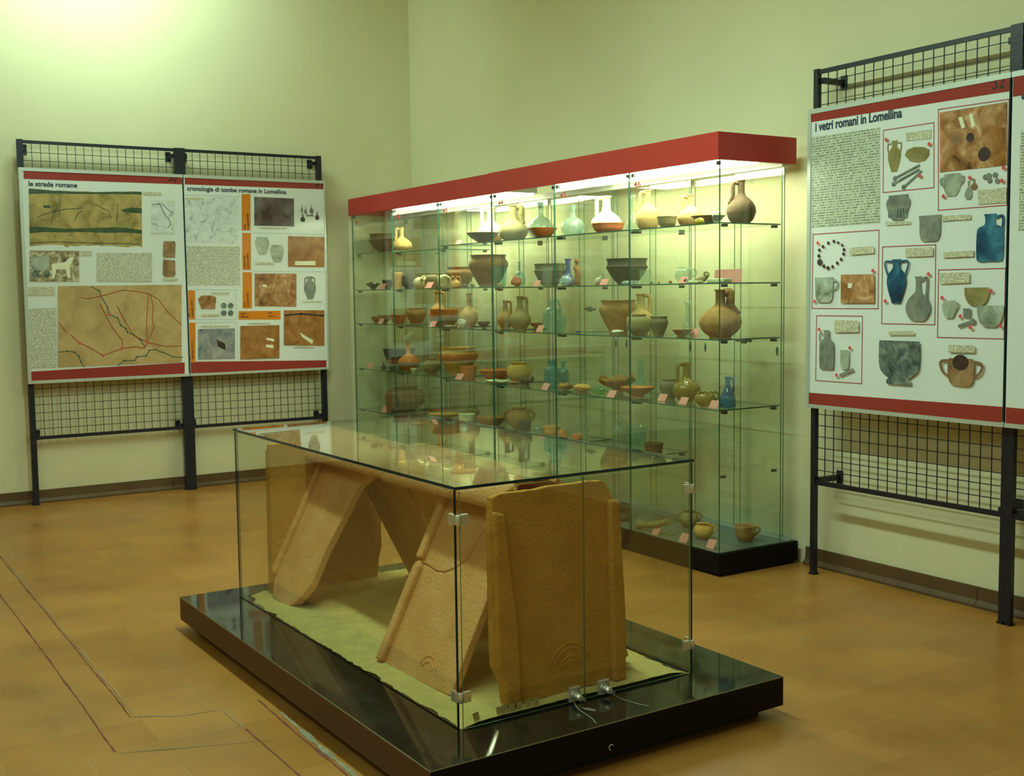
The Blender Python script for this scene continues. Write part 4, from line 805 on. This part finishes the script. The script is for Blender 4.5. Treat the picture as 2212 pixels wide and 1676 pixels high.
lump('clay_shard', 'reddish clay shard leaning in front of the thin-necked aqua bottle', 'shard', 1115, 618, 22, 20, 2, 'terra', -.46, group=GF, seed=4)
lump('clay_shard', 'small clay piece at the foot of the large brown pot', 'shard', 1075, 620, 13, 7, 2, 'tan', -.47, group=GF, seed=5)
lump('grey_pebble', 'left grey pebble of two, second shelf beside the large brown pot', 'pebble', 1005, 621, 12, 8, 2, 'grey', -.45, group=GF, seed=6)
lump('grey_pebble', 'right grey pebble of two, second shelf beside the large brown pot', 'pebble', 1020, 621, 11, 7, 2, 'grey', -.44, group=GF, seed=7)
lump('glass_shard', 'whitish glass shard standing before the blue marbled bottle', 'shard', 1218, 616, 24, 20, 2, 'milky', -.46, group=GF, seed=8)
lump('glass_shard', 'pale aqua glass splinters lying in front of the black bowl', 'shard', 1372, 612, 42, 9, 2, 'milky', -.47, group=GF, seed=9)
lump('dark_bead', 'leftmost of the tiny beads on the second shelf, last bay', 'bead', 1407, 612, 6, 5, 2, 'black', -.46, group=GF, seed=10)
lump('dark_bead', 'middle one of the tiny beads on the second shelf, last bay', 'bead', 1423, 612, 5, 5, 2, 'tan', -.46, group=GF, seed=11)
lump('dark_bead', 'reddish bead right of the tiny ones, second shelf last bay', 'bead', 1448, 611, 8, 6, 2, 'samian', -.46, group=GF, seed=12)
lump('dark_bead', 'dark round bead below the clear glass cup, second shelf', 'bead', 1482, 611, 9, 9, 2, 'black', -.47, group=GF, seed=13)
lump('glass_shard', 'whitish shell-like shard beside the long-necked pale bottle, third shelf', 'shard', 998, 703, 18, 20, 3, 'white', -.45, group=GF, seed=14)
lump('glass_shard', 'low aqua glass crumbs in front of the red glossy bowl', 'shard', 970, 703, 24, 5, 3, 'milky', -.48, group=GF, seed=15)
lump('glass_shard', 'small aqua glass lump left of the crumbs, third shelf', 'shard', 940, 700, 10, 12, 3, 'aqua', -.46, group=GF, seed=16)
lump('glass_shard', 'thin blue glass splinters on the third shelf under the door lock', 'shard', 1250, 719, 12, 4, 3, 'blue', None, group=GF, seed=17)
lump('glass_shard', 'second blue glass splinter right of the first, third shelf', 'shard', 1280, 717, 14, 4, 3, 'milky', None, group=GF, seed=18)
lump('white_disc', 'flat white disc leaning at the foot of the large tan pot', 'disc', 1334, 721, 27, 8, 3, 'white', None, group=GF, seed=19)
lump('shell_fragment', 'ochre curved fragment left of the pair near the teal bottles', 'fragment', 1222, 843, 34, 14, 4, 'tan', None, group=GF, seed=20)
lump('shell_fragment', 'yellow curved fragment right of the pair near the green glass dish', 'fragment', 1257, 846, 38, 15, 4, 'yellow', None, group=GF, seed=21)
lump('bone_fragment', 'whitish crumbs in front of the orange bowl at divider 44', 'fragment', 1066, 827, 34, 7, 4, 'cream', None, group=GF, seed=22)
lump('bone_fragment', 'whitish crumbs right of divider 44 on the fourth shelf', 'fragment', 1094, 828, 24, 7, 4, 'cream', None, group=GF, seed=23)
lump('clay_shard', 'low red shard on the fourth shelf beside the dark broken bowl', 'shard', 1108, 828, 18, 5, 4, 'terra', None, group=GF, seed=24)
lump('clay_shard', 'small dark shard beneath the wide orange dish, fourth shelf', 'shard', 1360, 861, 14, 5, 4, 'brown', None, group=GF, seed=25)
lump('clay_shard', 'small dark lump in front of the large brown pot, lowest shelf', 'shard', 853, 892, 12, 8, 5, 'black', None, group=GF, seed=26)
lump('dark_fragment', 'dark green-brown block low behind the tile vitrine on the cabinet floor', 'fragment', 1345, 1125, 34, 18, 0, 'black', None, group='finds on the cabinet floor', seed=27)
# horn-shaped tube, bird, figurine, duck
def figtube(name, label, cat, pts, rads, shelf, m, y, parts=(), group=GF, seg=12):
    z = .1045 if shelf == 0 else SZ[shelf][5 if pts[0][0] > 1400 else 4]
    P = [un(a, b, 1, y) for a, b in pts]; s = (P[0] - CAM).dot(FW) / F
    o0 = Vector((sum(p.x for p in P) / len(P), y, z)); root = empty(name, o0, label, cat, group)
    q = MB().tube(crom([tuple(p) for p in P], 4), crom([(r * s, 0) for r in rads], 4) and [a for a, b in crom([(r * s, 0) for r in rads], 4)], seg)
    mz = min(v.co.z for v in q.bm.verts); dz = z + .001 - mz
    for v in q.bm.verts: v.co.z += dz
    rel(q.build('body', K[m]), root)
    for nm, pp, rr in parts:
        P2 = [un(a, b, 1, y) + Z * dz for a, b in pp]; q = MB().tube(crom([tuple(p) for p in P2], 4), [a for a, b in crom([(r * s, 0) for r in rr], 4)], 8); rel(q.build(nm, K[m]), root)
    return root
figtube('clay_horn', 'horn-shaped pale clay tube lying on the cabinet floor behind the vitrine', 'clay horn', [(1379, 1124), (1388, 1126), (1410, 1126), (1430, 1122), (1444, 1119)], [11, 7, 7, 6, 8], 0, 'olive', -.462, group='finds on the cabinet floor')
figtube('bird_vessel', 'small clay bird-shaped vessel with loop handle on the second shelf', 'bird vessel', [(1497, 605), (1505, 602), (1516, 600), (1524, 596), (1526, 590)], [2, 5, 7, 5, 3], 2, 'olive', -.44, [('handle', [(1523, 596), (1521, 588), (1526, 584), (1531, 589), (1528, 596)], [2, 2, 2, 2, 2])])
figtube('figurine', 'standing brown clay figurine right of the blue marbled bottle', 'figurine', [(1246, 616), (1247, 605), (1248, 590), (1245, 578), (1246, 571), (1246, 565), (1246, 559)], [7, 7, 6, 7, 3, 5, 4], 2, 'brown', -.40)
figtube('bird_figurine', 'small pale duck-like figurine beside a pink card, second shelf', 'bird figurine', [(1284, 609), (1292, 606), (1299, 601), (1301, 594), (1301, 589)], [2, 8, 6, 3, 3], 2, 'pale', -.42)
# bases and the big pink card
def slab(name, label, cat, x0, x1, py0, py1, z, y, m, lean=0, th=.003, group=None, w=None):
    a = un(x0, (py0 + py1) / 2, 1, y); b = un(x1, (py0 + py1) / 2, 1, y); s = (a - CAM).dot(FW) / F; h = (py1 - py0) * s; wd = b.x - a.x
    q = MB().box(0, wd, 0, th, 0, h / max(.3, math.cos(lean)), M=Matrix.Rotation(-lean, 4, 'X'))
    mz = min(v.co.z for v in q.bm.verts)
    for v in q.bm.verts: v.co.z -= mz
    o = q.build(name, m); o.location = (a.x, y, z + .0006); return tag(o, label, cat, group)
slab('pink_sign_card', 'large pink card standing on the second shelf across the cabinet corner', 'card', 1542, 1600, 582, 610, SZ[2][5], -.30, M_PINK, .12, .002)
q = MB().box(0, .11, 0, .05, 0, .018); o = q.build('cream_block', K['cream'], bevel=.004); o.location = (un(1540, 606, 1, -.44).x - .02, -.46, SZ[2][5] + .0006); tag(o, 'low cream block in front of the large pink card', 'block')
q = MB().box(0, .075, 0, .035, 0, .010); o = q.build('cream_block', K['cream'], bevel=.004); o.location = (un(1500, 606, 1, -.44).x + .005, -.49, SZ[2][5] + .0006); tag(o, 'flat cream base in front of the bird-shaped vessel', 'block')
PK = [(982, 998, 517, 527, 1, -.45, 'below number 43 on the top shelf'), (817, 832, 612, 624, 2, -.47, 'in front of dark bowls at the left end of the second shelf'), (917, 934, 611, 624, 2, -.48, 'in front of the grey jar on the second shelf'),
      (1150, 1165, 606, 619, 2, -.46, 'left of the conical glass beaker on the second shelf'), (1294, 1314, 602, 615, 2, -.47, 'beside the small duck figurine on the second shelf'), (1465, 1486, 598, 612, 2, -.48, 'in front of the clear glass cup on the second shelf'),
      (815, 827, 689, 700, 3, None, 'by the small orange bowl on the third shelf'), (926, 941, 694, 706, 3, None, 'in front of the glossy red bowl on the third shelf'), (988, 1004, 697, 708, 3, None, 'before the pale long-necked bottle on the third shelf'),
      (1157, 1173, 703, 716, 3, None, 'in front of the small red dish on the third shelf'), (1489, 1510, 710, 725, 3, None, 'left of the large pear-shaped jug on the third shelf'), (791, 805, 784, 796, 4, None, 'alone at the left end of the fourth shelf'),
      (982, 1000, 807, 820, 4, None, 'in front of the large ochre pot on the fourth shelf'), (1168, 1185, 828, 842, 4, None, 'left of the teal bottles on the fourth shelf'), (1310, 1330, 843, 858, 4, None, 'between green dish and wide orange dish, fourth shelf'),
      (1419, 1440, 851, 866, 4, None, 'under the grey-olive pot on the fourth shelf'), (1465, 1486, 858, 873, 4, None, 'under the amber jug on the fourth shelf'), (1530, 1553, 865, 881, 4, None, 'left of the small blue jug on the fourth shelf'),
      (822, 836, 878, 890, 5, None, 'at the left end of the lowest shelf'), (1407, 1425, 1136, 1153, 0, None, 'in front of the horn-shaped tube on the cabinet floor'), (1465, 1487, 1153, 1171, 0, None, 'left of the ribbed cup on the cabinet floor'), (1524, 1545, 1165, 1183, 0, None, 'nearest the corner on the cabinet floor')]
for x0, x1, yt, yb, s, y, where in PK:
    z = .1045 if s == 0 else SZ[s][min(5, max(0, int((un(x0, yb, 1, -.47).x - CX0) / BW)))]
    if y is None: y = min(max(un(x0, yb, 2, z).y, CY0 + .018), CY1 - .05)
    slab('pink_label_card', 'pink label card ' + where, 'label card', x0, x1 - (x1 - x0) * .22, yt, yb, z, y, M_PINK, .55, .0015, 'small pink label cards in the cabinet')
# ================================================================== TOMB VITRINE
TH = .0124; OX, OY = 5.17, -2.677
VM = Matrix.Translation((OX, OY, 0)) @ Matrix.Rotation(TH, 4, 'Z'); VMI = VM.inverted()
vit = empty('glass_display_case', (OX, OY, 0), 'low glass case on a dark plinth holding leaning roof tiles, in the foreground', 'display case'); vit.rotation_euler = (0, 0, TH)
def vp(mb, name, m, bevel=0, par=None):
    o = mb.build(name, m, bevel=bevel); o.parent = par or vit; return o
PZ = .122
o = MB(); o.box(-1.95, 0, 0, 1.182, .035, PZ)
for f in o.bm.faces:
    c = f.calc_center_median(); f.material_index = 0 if c.z > PZ - .001 else (2 if abs(c.x) < .001 else 1)
vp(o, 'plinth', [M_PLINTH, M_PLSIDE, M_BASE], .0015)
vp(MB().box(-1.90, -.05, .05, 1.13, 0, .035), 'plinth_foot', M_FOOT)
vp(MB().box(-1.95, .0005, -.0005, .0, PZ - .0022, PZ + .0003), 'plinth_edge', mat('pale_edge', (.3, .28, .15), .5)); vp(MB().box(.0, .0006, 0, 1.182, PZ - .0022, PZ + .0003), 'plinth_edge', MATS['pale_edge'])  # thin strips paler than the plinth along two of its top edges
GX0, GX1, GY0, GY1, GZ = -.176, -1.812, .185, .985, .762
gm = [M_GV, M_GED]; gt = .007
vp(MB().box(GX1 - .004, GX0 + .004, GY0 - .004, GY1 + .004, GZ - .008, GZ, thin=True), 'top_pane', [M_GT, M_GED])
vp(MB().box(GX1, GX0 - .012, GY0, GY0 + gt, PZ, GZ - .011, thin=True), 'long_pane', gm); vp(MB().box(GX1, GX0, GY1 - gt, GY1, PZ, GZ - .011, thin=True), 'long_pane', gm)
vp(MB().box(GX1, GX1 + gt, GY0 + .009, GY1 - .009, PZ, GZ - .011, thin=True), 'end_pane', gm)
vp(MB().box(GX0 - .005, GX0, GY0 + .012, .5895, PZ + .003, GZ - .014, thin=True), 'door_pane', [M_GV, M_GE2]); vp(MB().box(GX0 - .005, GX0, .5905, GY1 - .009, PZ + .003, GZ - .014, thin=True), 'door_pane', [M_GV, M_GE2])
for hy, s in ((GY0, 1), (GY1, -1)):
    for hz in (.675, .210):
        k = MB(); k.box(GX0 - .006, GX0 + .005, hy + s * .012 if s > 0 else hy - .034, hy + .034 if s > 0 else hy - .012, hz - .014, hz + .014)
        y0 = hy - .005 if s > 0 else hy - .003
        k.box(GX0 - .034, GX0 - .010, y0, y0 + .010, hz - .014, hz + .014)
        k.tube([(GX0 + .002, hy + s * .004, hz - .013), (GX0 + .002, hy + s * .004, hz + .013)], .007, 10); k.box(GX0 - .012, GX0 + .004, hy - .002, hy + .006, hz - .012, hz + .012)
        vp(k, 'hinge', M_CHROME, .001)
for ly in (.552, .653):
    k = MB(); k.box(GX0 - .0075, GX0 + .006, ly - .018, ly + .018, PZ + .004, PZ + .046); l = vp(k, 'lock', M_CHROME, .002)
    k = MB(); k.tube([(GX0 + .006, ly, PZ + .022), (GX0 + .014, ly, PZ + .022), (GX0 + .016, ly, PZ + .022), (GX0 + .024, ly, PZ + .022), (GX0 + .026, ly, PZ + .022), (GX0 + .034, ly, PZ + .022)], [.011, .011, .0095, .011, .009, .008], 14); vp(k, 'lock_cylinder', M_CHROME, 0, l)
    k = MB(); k.box(GX0 + .034, GX0 + .052, ly - .001, ly + .001, PZ + .018, PZ + .026); vp(k, 'key', M_STEEL, 0, l)
def Lp(px, py, z): return VMI @ un(px, py, 2, z)
k = MB(); k.tube(crom([tuple(Lp(a, b, PZ + .002)) for a, b in ((1238, 1512), (1248, 1530), (1265, 1542), (1280, 1553), (1287, 1562))], 4), .0012, 5); vp(k, 'tag_string', mat('pale_string', (.6, .58, .4), .7))
k = MB(); k.tube(crom([tuple(Lp(a, b, PZ + .002)) for a, b in ((1320, 1498), (1340, 1508), (1370, 1518), (1402, 1525))], 4), .0008, 5); vp(k, 'tag_string', MATS['pale_string'])
k = MB(); k.prism([Lp(1256, 1529, PZ + .001), Lp(1270, 1529, PZ + .001), Lp(1287, 1533, PZ + .001), Lp(1286, 1537, PZ + .001), Lp(1262, 1533, PZ + .001)], Z * .001); vp(k, 'tag_slip', mat('grey_paper', (.25, .25, .18), .6))
k = MB(); k.tube(crom([(.003, .548, .060), (.006, .540, .066), (.004, .533, .060), (.006, .536, .050)], 3), .0013, 5); vp(k, 'paper_curl', MATS['pale_string'])
# sand
sb = bmesh.new(); NX, NY = 150, 72; gr = {}
def edge_in(t, s): return .004 + .028 * abs(noise.noise(Vector((t * 7, s, 0)))) + .006 * noise.noise(Vector((t * 31, s, 3)))
for i in range(NX + 1):
    for j in range(NY + 1):
        u, v = i / NX, j / NY; tx = GX1 + .008 + u * (GX0 - GX1 - .0175); 
        y0 = GY0 + gt + edge_in(u * 2, 1) + (.03 * max(0, .06 - u) / .06); y1 = GY1 - gt - edge_in(u * 2, 5) - .03 * max(0, (u - .8)) / .2 * abs(noise.noise(Vector((u * 9, 2, 2)))) * 2
        x = tx; y = y0 + v * (y1 - y0)
        ed = min(v, 1 - v) * 14; eh = min(1, ed)
        z = PZ + .0008 + .011 * eh + .004 * noise.noise(Vector((x * 6, y * 6, 0))) * eh + .0016 * noise.noise(Vector((x * 34, y * 34, 1))) * eh
        gr[i, j] = sb.verts.new((x, y, max(z, PZ + .0006)))
for i in range(NX):
    for j in range(NY): f = sb.faces.new((gr[i, j], gr[i + 1, j], gr[i + 1, j + 1], gr[i, j + 1])); f.smooth = True
me = bpy.data.meshes.new('sand'); sb.to_mesh(me); sb.free(); me.materials.append(M_SAND); so = bpy.data.objects.new('sand', me); COL.objects.link(so); so.matrix_world = VM
tag(so, 'bed of pale yellow sand spread inside the glass case', 'sand', kind='stuff')
# roof tiles -- each built in its own plane: u across, v up, n out
SZT = PZ + .010
def densify(pts, st, jit, seed):
    rnd = random.Random(seed); out = []
    for i in range(len(pts)):
        a, b = Vector(pts[i]), Vector(pts[(i + 1) % len(pts)]); n = max(1, int((b - a).length / st)); q = Vector((-(b - a).y, (b - a).x)).normalized() if (b - a).length else Vector((0, 0))
        for k in range(n):
            p = a.lerp(b, k / n) + q * (noise.noise(Vector((a.x * 9 + k * .45, a.y * 9, seed))) * jit if k else 0); out.append((p.x, p.y))
    return out
def slabmesh(pts, t, fl=(), seed=0, jit=.003, bev=.004):
    """outline in (u, v); thickness t behind n = 0; fl = flange outlines raised .022 in front"""
    q = MB(); q.prism([(a, b, 0) for a, b in densify(pts, .02, jit, seed)], Vector((0, 0, -t)))
    return q
def tile(name, label, org, uvec, vvec, pieces, m, extra=None, part=('slab', 'flange')):
    u = Vector(uvec).normalized(); v = Vector(vvec).normalized(); n = u.cross(v).normalized(); v = n.cross(u)
    Mx = VM @ Matrix(((u.x, v.x, n.x, org[0]), (u.y, v.y, n.y, org[1]), (u.z, v.z, n.z, org[2]), (0, 0, 0, 1)))
    root = bpy.data.objects.new(name, None); COL.objects.link(root); root.matrix_world = Mx; root.empty_display_size = .05
    tag(root, label, 'roof tile', 'roman roof tiles in the glass case')
    for nm, outl, t, fls, seed in pieces:
        o = slabmesh(outl, t, seed=seed).build(nm, m, bevel=.0035); o.parent = root
        for k, fo in enumerate(fls):
            q = MB(); dp = densify(fo, .025, .0025, seed + k + 1); q.prism([(a, b, .020) for a, b in dp], Vector((0, 0, -.024)))
            f = q.build('flange', m, bevel=.007); f.parent = o
    if extra: extra(root, m)
    return root, Mx
def tolocal(Mx, px, py):
    o = Mx.translation; n = Vector((Mx[0][2], Mx[1][2], Mx[2][2])); return Mx.inverted() @ unp(px, py, o, n)
def arcs(cx, cy, rads):
    def f(root, m):
        for r in rads:
            q = MB(); q.tube([(cx + r * math.cos(a), cy + r * 1.1 * math.sin(a), .0005) for a in [PI * .12 + k * PI * .76 / 12 for k in range(13)]], .0022, 6); o = q.build('finger_mark', m); o.parent = root
    return f
# C: upright end tile facing the doors
a = math.atan2(.055, .58)
orgC = (-.222, .350, SZT)
uC, vC = (-.03, 1, 0), (-math.sin(a), 0, math.cos(a))
n_ = Vector(uC).normalized().cross(Vector(vC)); 
MC = VM @ Matrix(((uC[0], vC[0], n_.x, orgC[0]), (uC[1], vC[1], n_.y, orgC[1]), (uC[2], vC[2], n_.z, orgC[2]), (0, 0, 0, 1)))
def L2(Mx, pts): return [tuple(tolocal(Mx, *p))[:2] for p in pts]
outC = L2(MC, [(1121, 1521), (1320, 1470), (1345, 1463), (1345, 1316), (1331, 1076), (1321, 1069), (1309, 1041), (1299, 1037), (1202, 1048), (1143, 1058), (1080, 1067), (1064, 1075), (1060, 1150), (1064, 1265), (1069, 1440), (1086, 1475), (1092, 1523)])
flC = [L2(MC, [(1090, 1524), (1120, 1521), (1112, 1350), (1099, 1250), (1084, 1110), (1062, 1105), (1061, 1150), (1065, 1265), (1070, 1442), (1084, 1470)]), L2(MC, [(1320, 1471), (1345, 1464), (1344, 1316), (1331, 1080), (1312, 1078), (1314, 1250)])]
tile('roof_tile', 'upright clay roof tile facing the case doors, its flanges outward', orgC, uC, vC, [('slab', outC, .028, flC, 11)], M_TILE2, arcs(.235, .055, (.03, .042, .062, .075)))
# A: leaning near-left tile in two fragments
sl = Vector((0, .24, .47)).normalized()
orgA = (-.795, .262, SZT)
def planeM(org, u, v):
    u = Vector(u).normalized(); v = Vector(v).normalized(); n = u.cross(v).normalized(); v = n.cross(u)
    return VM @ Matrix(((u.x, v.x, n.x, org[0]), (u.y, v.y, n.y, org[1]), (u.z, v.z, n.z, org[2]), (0, 0, 0, 1)))
uA = (1, .04, 0); MA = planeM(orgA, uA, sl)
r_ = L2(MA, [(978, 1500)])[0]
crack = [(905, 1212), (925, 1222), (940, 1233), (958, 1236), (985, 1226), (1010, 1206), (1045, 1145)]
lowA = L2(MA, [(819, 1424), (830, 1434), (972, 1500), (985, 1496), (1058, 1300)]) 
crL = L2(MA, crack); 
WA = .405; HA = .56
lw = [(0.003, .002), (.05, 0), (.30, 0), (WA, .004), (WA, .30), (WA, crL[-1][1] + .03)] + [(u_, v_ - .0015) for u_, v_ in reversed(crL)]
uw = [(u_, v_ + .0015) for u_, v_ in crL] + [(WA, crL[-1][1] + .033), (WA, HA), (.02, HA), (.002, HA - .02)]
y0 = crL[0][1]
tile('roof_tile', 'cracked leaning roof tile nearest the front corner of the case', orgA, uA, sl,
     [('lower_fragment', lw, .026, [[(0.002, .004), (.036, .002), (.040, y0 - .015), (.028, y0 + .006), (.006, y0 - .012)]], 21), ('upper_fragment', uw, .026, [[(.000, y0 + .008), (.034, y0 + .01), (.036, HA - .025), (.024, HA - .008), (.006, HA - .02)]], 23)], M_TILE, arcs(.255, .03, (.03, .045)))
# B: leaning far-left tile, right edge broken slantwise
orgB = (-1.752, .262, SZT); MBm = planeM(orgB, uA, sl)
outB = L2(MBm, [(588, 1288), (600, 1304), (620, 1317), (640, 1300), (672, 1262), (702, 1190), (728, 1140), (772, 1052)]) + [(WA, HA - .02), (WA, HA), (0, HA)] + L2(MBm, [(640, 1102), (583, 1218), (592, 1250)])
outB = [(max(-.02, x), max(0.001, y)) for x, y in outB]
tile('roof_tile', 'leaning roof tile at the far left with a slanting broken edge', orgB, uA, sl, [('slab', outB, .028, [[(-.004, .10), (.03, .085), (.036, .3), (.036, HA - .02), (.0, HA - .02), (-.006, .3)]], 31)], M_TILE)
# far side leaning tiles (seen from inside)
slE = Vector((0, -.24, .47)).normalized()
for k, (x0, w, lab) in enumerate(((-1.305, .40, 'far-side leaning roof tile at the left end, seen from underneath'), (-.865, .40, 'middle leaning roof tile of the far side, seen from underneath'), (-.38, .42, 'far-side leaning roof tile whose broken foot shows beside the upright tile'))):
    o_ = [(0, .0), (w, .0), (w, HA), (0, HA)] if k < 2 else [(0, .03), (.02, .0), (w, .0), (w, HA), (0, HA), (-.0, .32), (-.03, .22), (-.088, .17), (-.094, .11), (-.062, .09), (-.055, .03)]
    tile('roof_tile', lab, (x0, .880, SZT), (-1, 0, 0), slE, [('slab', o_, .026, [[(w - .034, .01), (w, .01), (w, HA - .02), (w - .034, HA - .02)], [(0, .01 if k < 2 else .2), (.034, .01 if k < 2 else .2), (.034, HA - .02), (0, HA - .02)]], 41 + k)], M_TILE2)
# D: upright tile at the far end
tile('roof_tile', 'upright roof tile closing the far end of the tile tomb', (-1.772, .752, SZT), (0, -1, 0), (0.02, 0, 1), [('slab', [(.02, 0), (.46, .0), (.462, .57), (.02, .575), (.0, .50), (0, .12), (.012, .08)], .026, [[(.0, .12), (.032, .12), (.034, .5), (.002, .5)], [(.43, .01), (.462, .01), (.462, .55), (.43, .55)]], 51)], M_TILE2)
# ridge tiles (half round)
def imbrex(label, x0, x1, r0, r1, zc, jagx0, jagx1, seed):
    q = MB(); NS = 22; NL = 20; rows = []
    for i in range(NL + 1):
        t = i / NL; row = []
        for k in range(NS + 1):
            a = -.10 + (PI + .20) * k / NS; r = r0 + (r1 - r0) * t
            xs = x0 + (x1 - x0) * t
            if i == 0: xs += jagx0 * (.5 + noise.noise(Vector((k * .5, seed, 0))))
            if i == NL: xs -= jagx1 * (.5 + noise.noise(Vector((k * .5, seed, 7))))
            rr = r * (1 + .015 * noise.noise(Vector((xs * 9, a * 2, seed))))
            row.append((xs, .560 + rr * 1.30 * math.cos(a), zc + rr * 1.0 * math.sin(a), rr, a))
        rows.append(row)
    ov = [[q.bm.verts.new(p[:3]) for p in r] for r in rows]; th = .016
    iv = [[q.bm.verts.new((p[0], .560 + (p[3] - th) * 1.30 * math.cos(p[4]), zc + (p[3] - th) * math.sin(p[4]))) for p in r] for r in rows]
    for i in range(NL):
        for k in range(NS):
            q.bm.faces.new((ov[i][k], ov[i][k + 1], ov[i + 1][k + 1], ov[i + 1][k])).smooth = True; q.bm.faces.new((iv[i][k], iv[i + 1][k], iv[i + 1][k + 1], iv[i][k + 1])).smooth = True
        for e in (0, NS): q.bm.faces.new((ov[i][e], ov[i + 1][e], iv[i + 1][e], iv[i][e]))
    for e in (0, NL):
        for k in range(NS): q.bm.faces.new((ov[e][k], iv[e][k], iv[e][k + 1], ov[e][k + 1]))
    o = q.build('ridge_tile', M_TILE); o.matrix_world = VM; tag(o, label, 'ridge tile', 'half-round ridge tiles in the glass case')
imbrex('half-round ridge tile capping the near end of the tile tomb', -1.07, -.335, .105, .090, .648, 0, .05, 1)
imbrex('half-round ridge tile capping the far end, behind the near one', -1.80, -1.085, .098, .088, .645, 0, .02, 2)
# little brown cards inside the front edge
cards = [(1043, 1557, 14), (1086, 1541, 14), (1103, 1540, 14), (1124, 1540, 14), (1141, 1536, 14), (1158, 1530, 14), (1175, 1526, 14)]
for i, (px, py, w) in enumerate(cards):
    p = Lp(px, py + 7, SZT); q = MB().box(-.0005, .0005, -.009, .009, 0, .021, M=Matrix.Rotation(-.25, 4, 'Y') @ Matrix.Rotation([.1, -.05, .12, 0, -.06, .1, 0][i], 4, 'X'))
    o = q.build('brown_card', mat('brown_card', (.50, .36, .15), .8)); o.matrix_world = VM @ Matrix.Translation((min(p.x, -.192), p.y, SZT + .001))
    tag(o, ['small brown card standing apart, nearest the case corner', 'small brown card in front of the upright tile foot, first of the row', 'small brown card, second of the row of six', 'small brown card, third of the row of six', 'small brown card, fourth of the row of six', 'small brown card, fifth of the row of six', 'small brown card nearest the left lock, last of the row'][i], 'card', 'small brown cards on the sand')
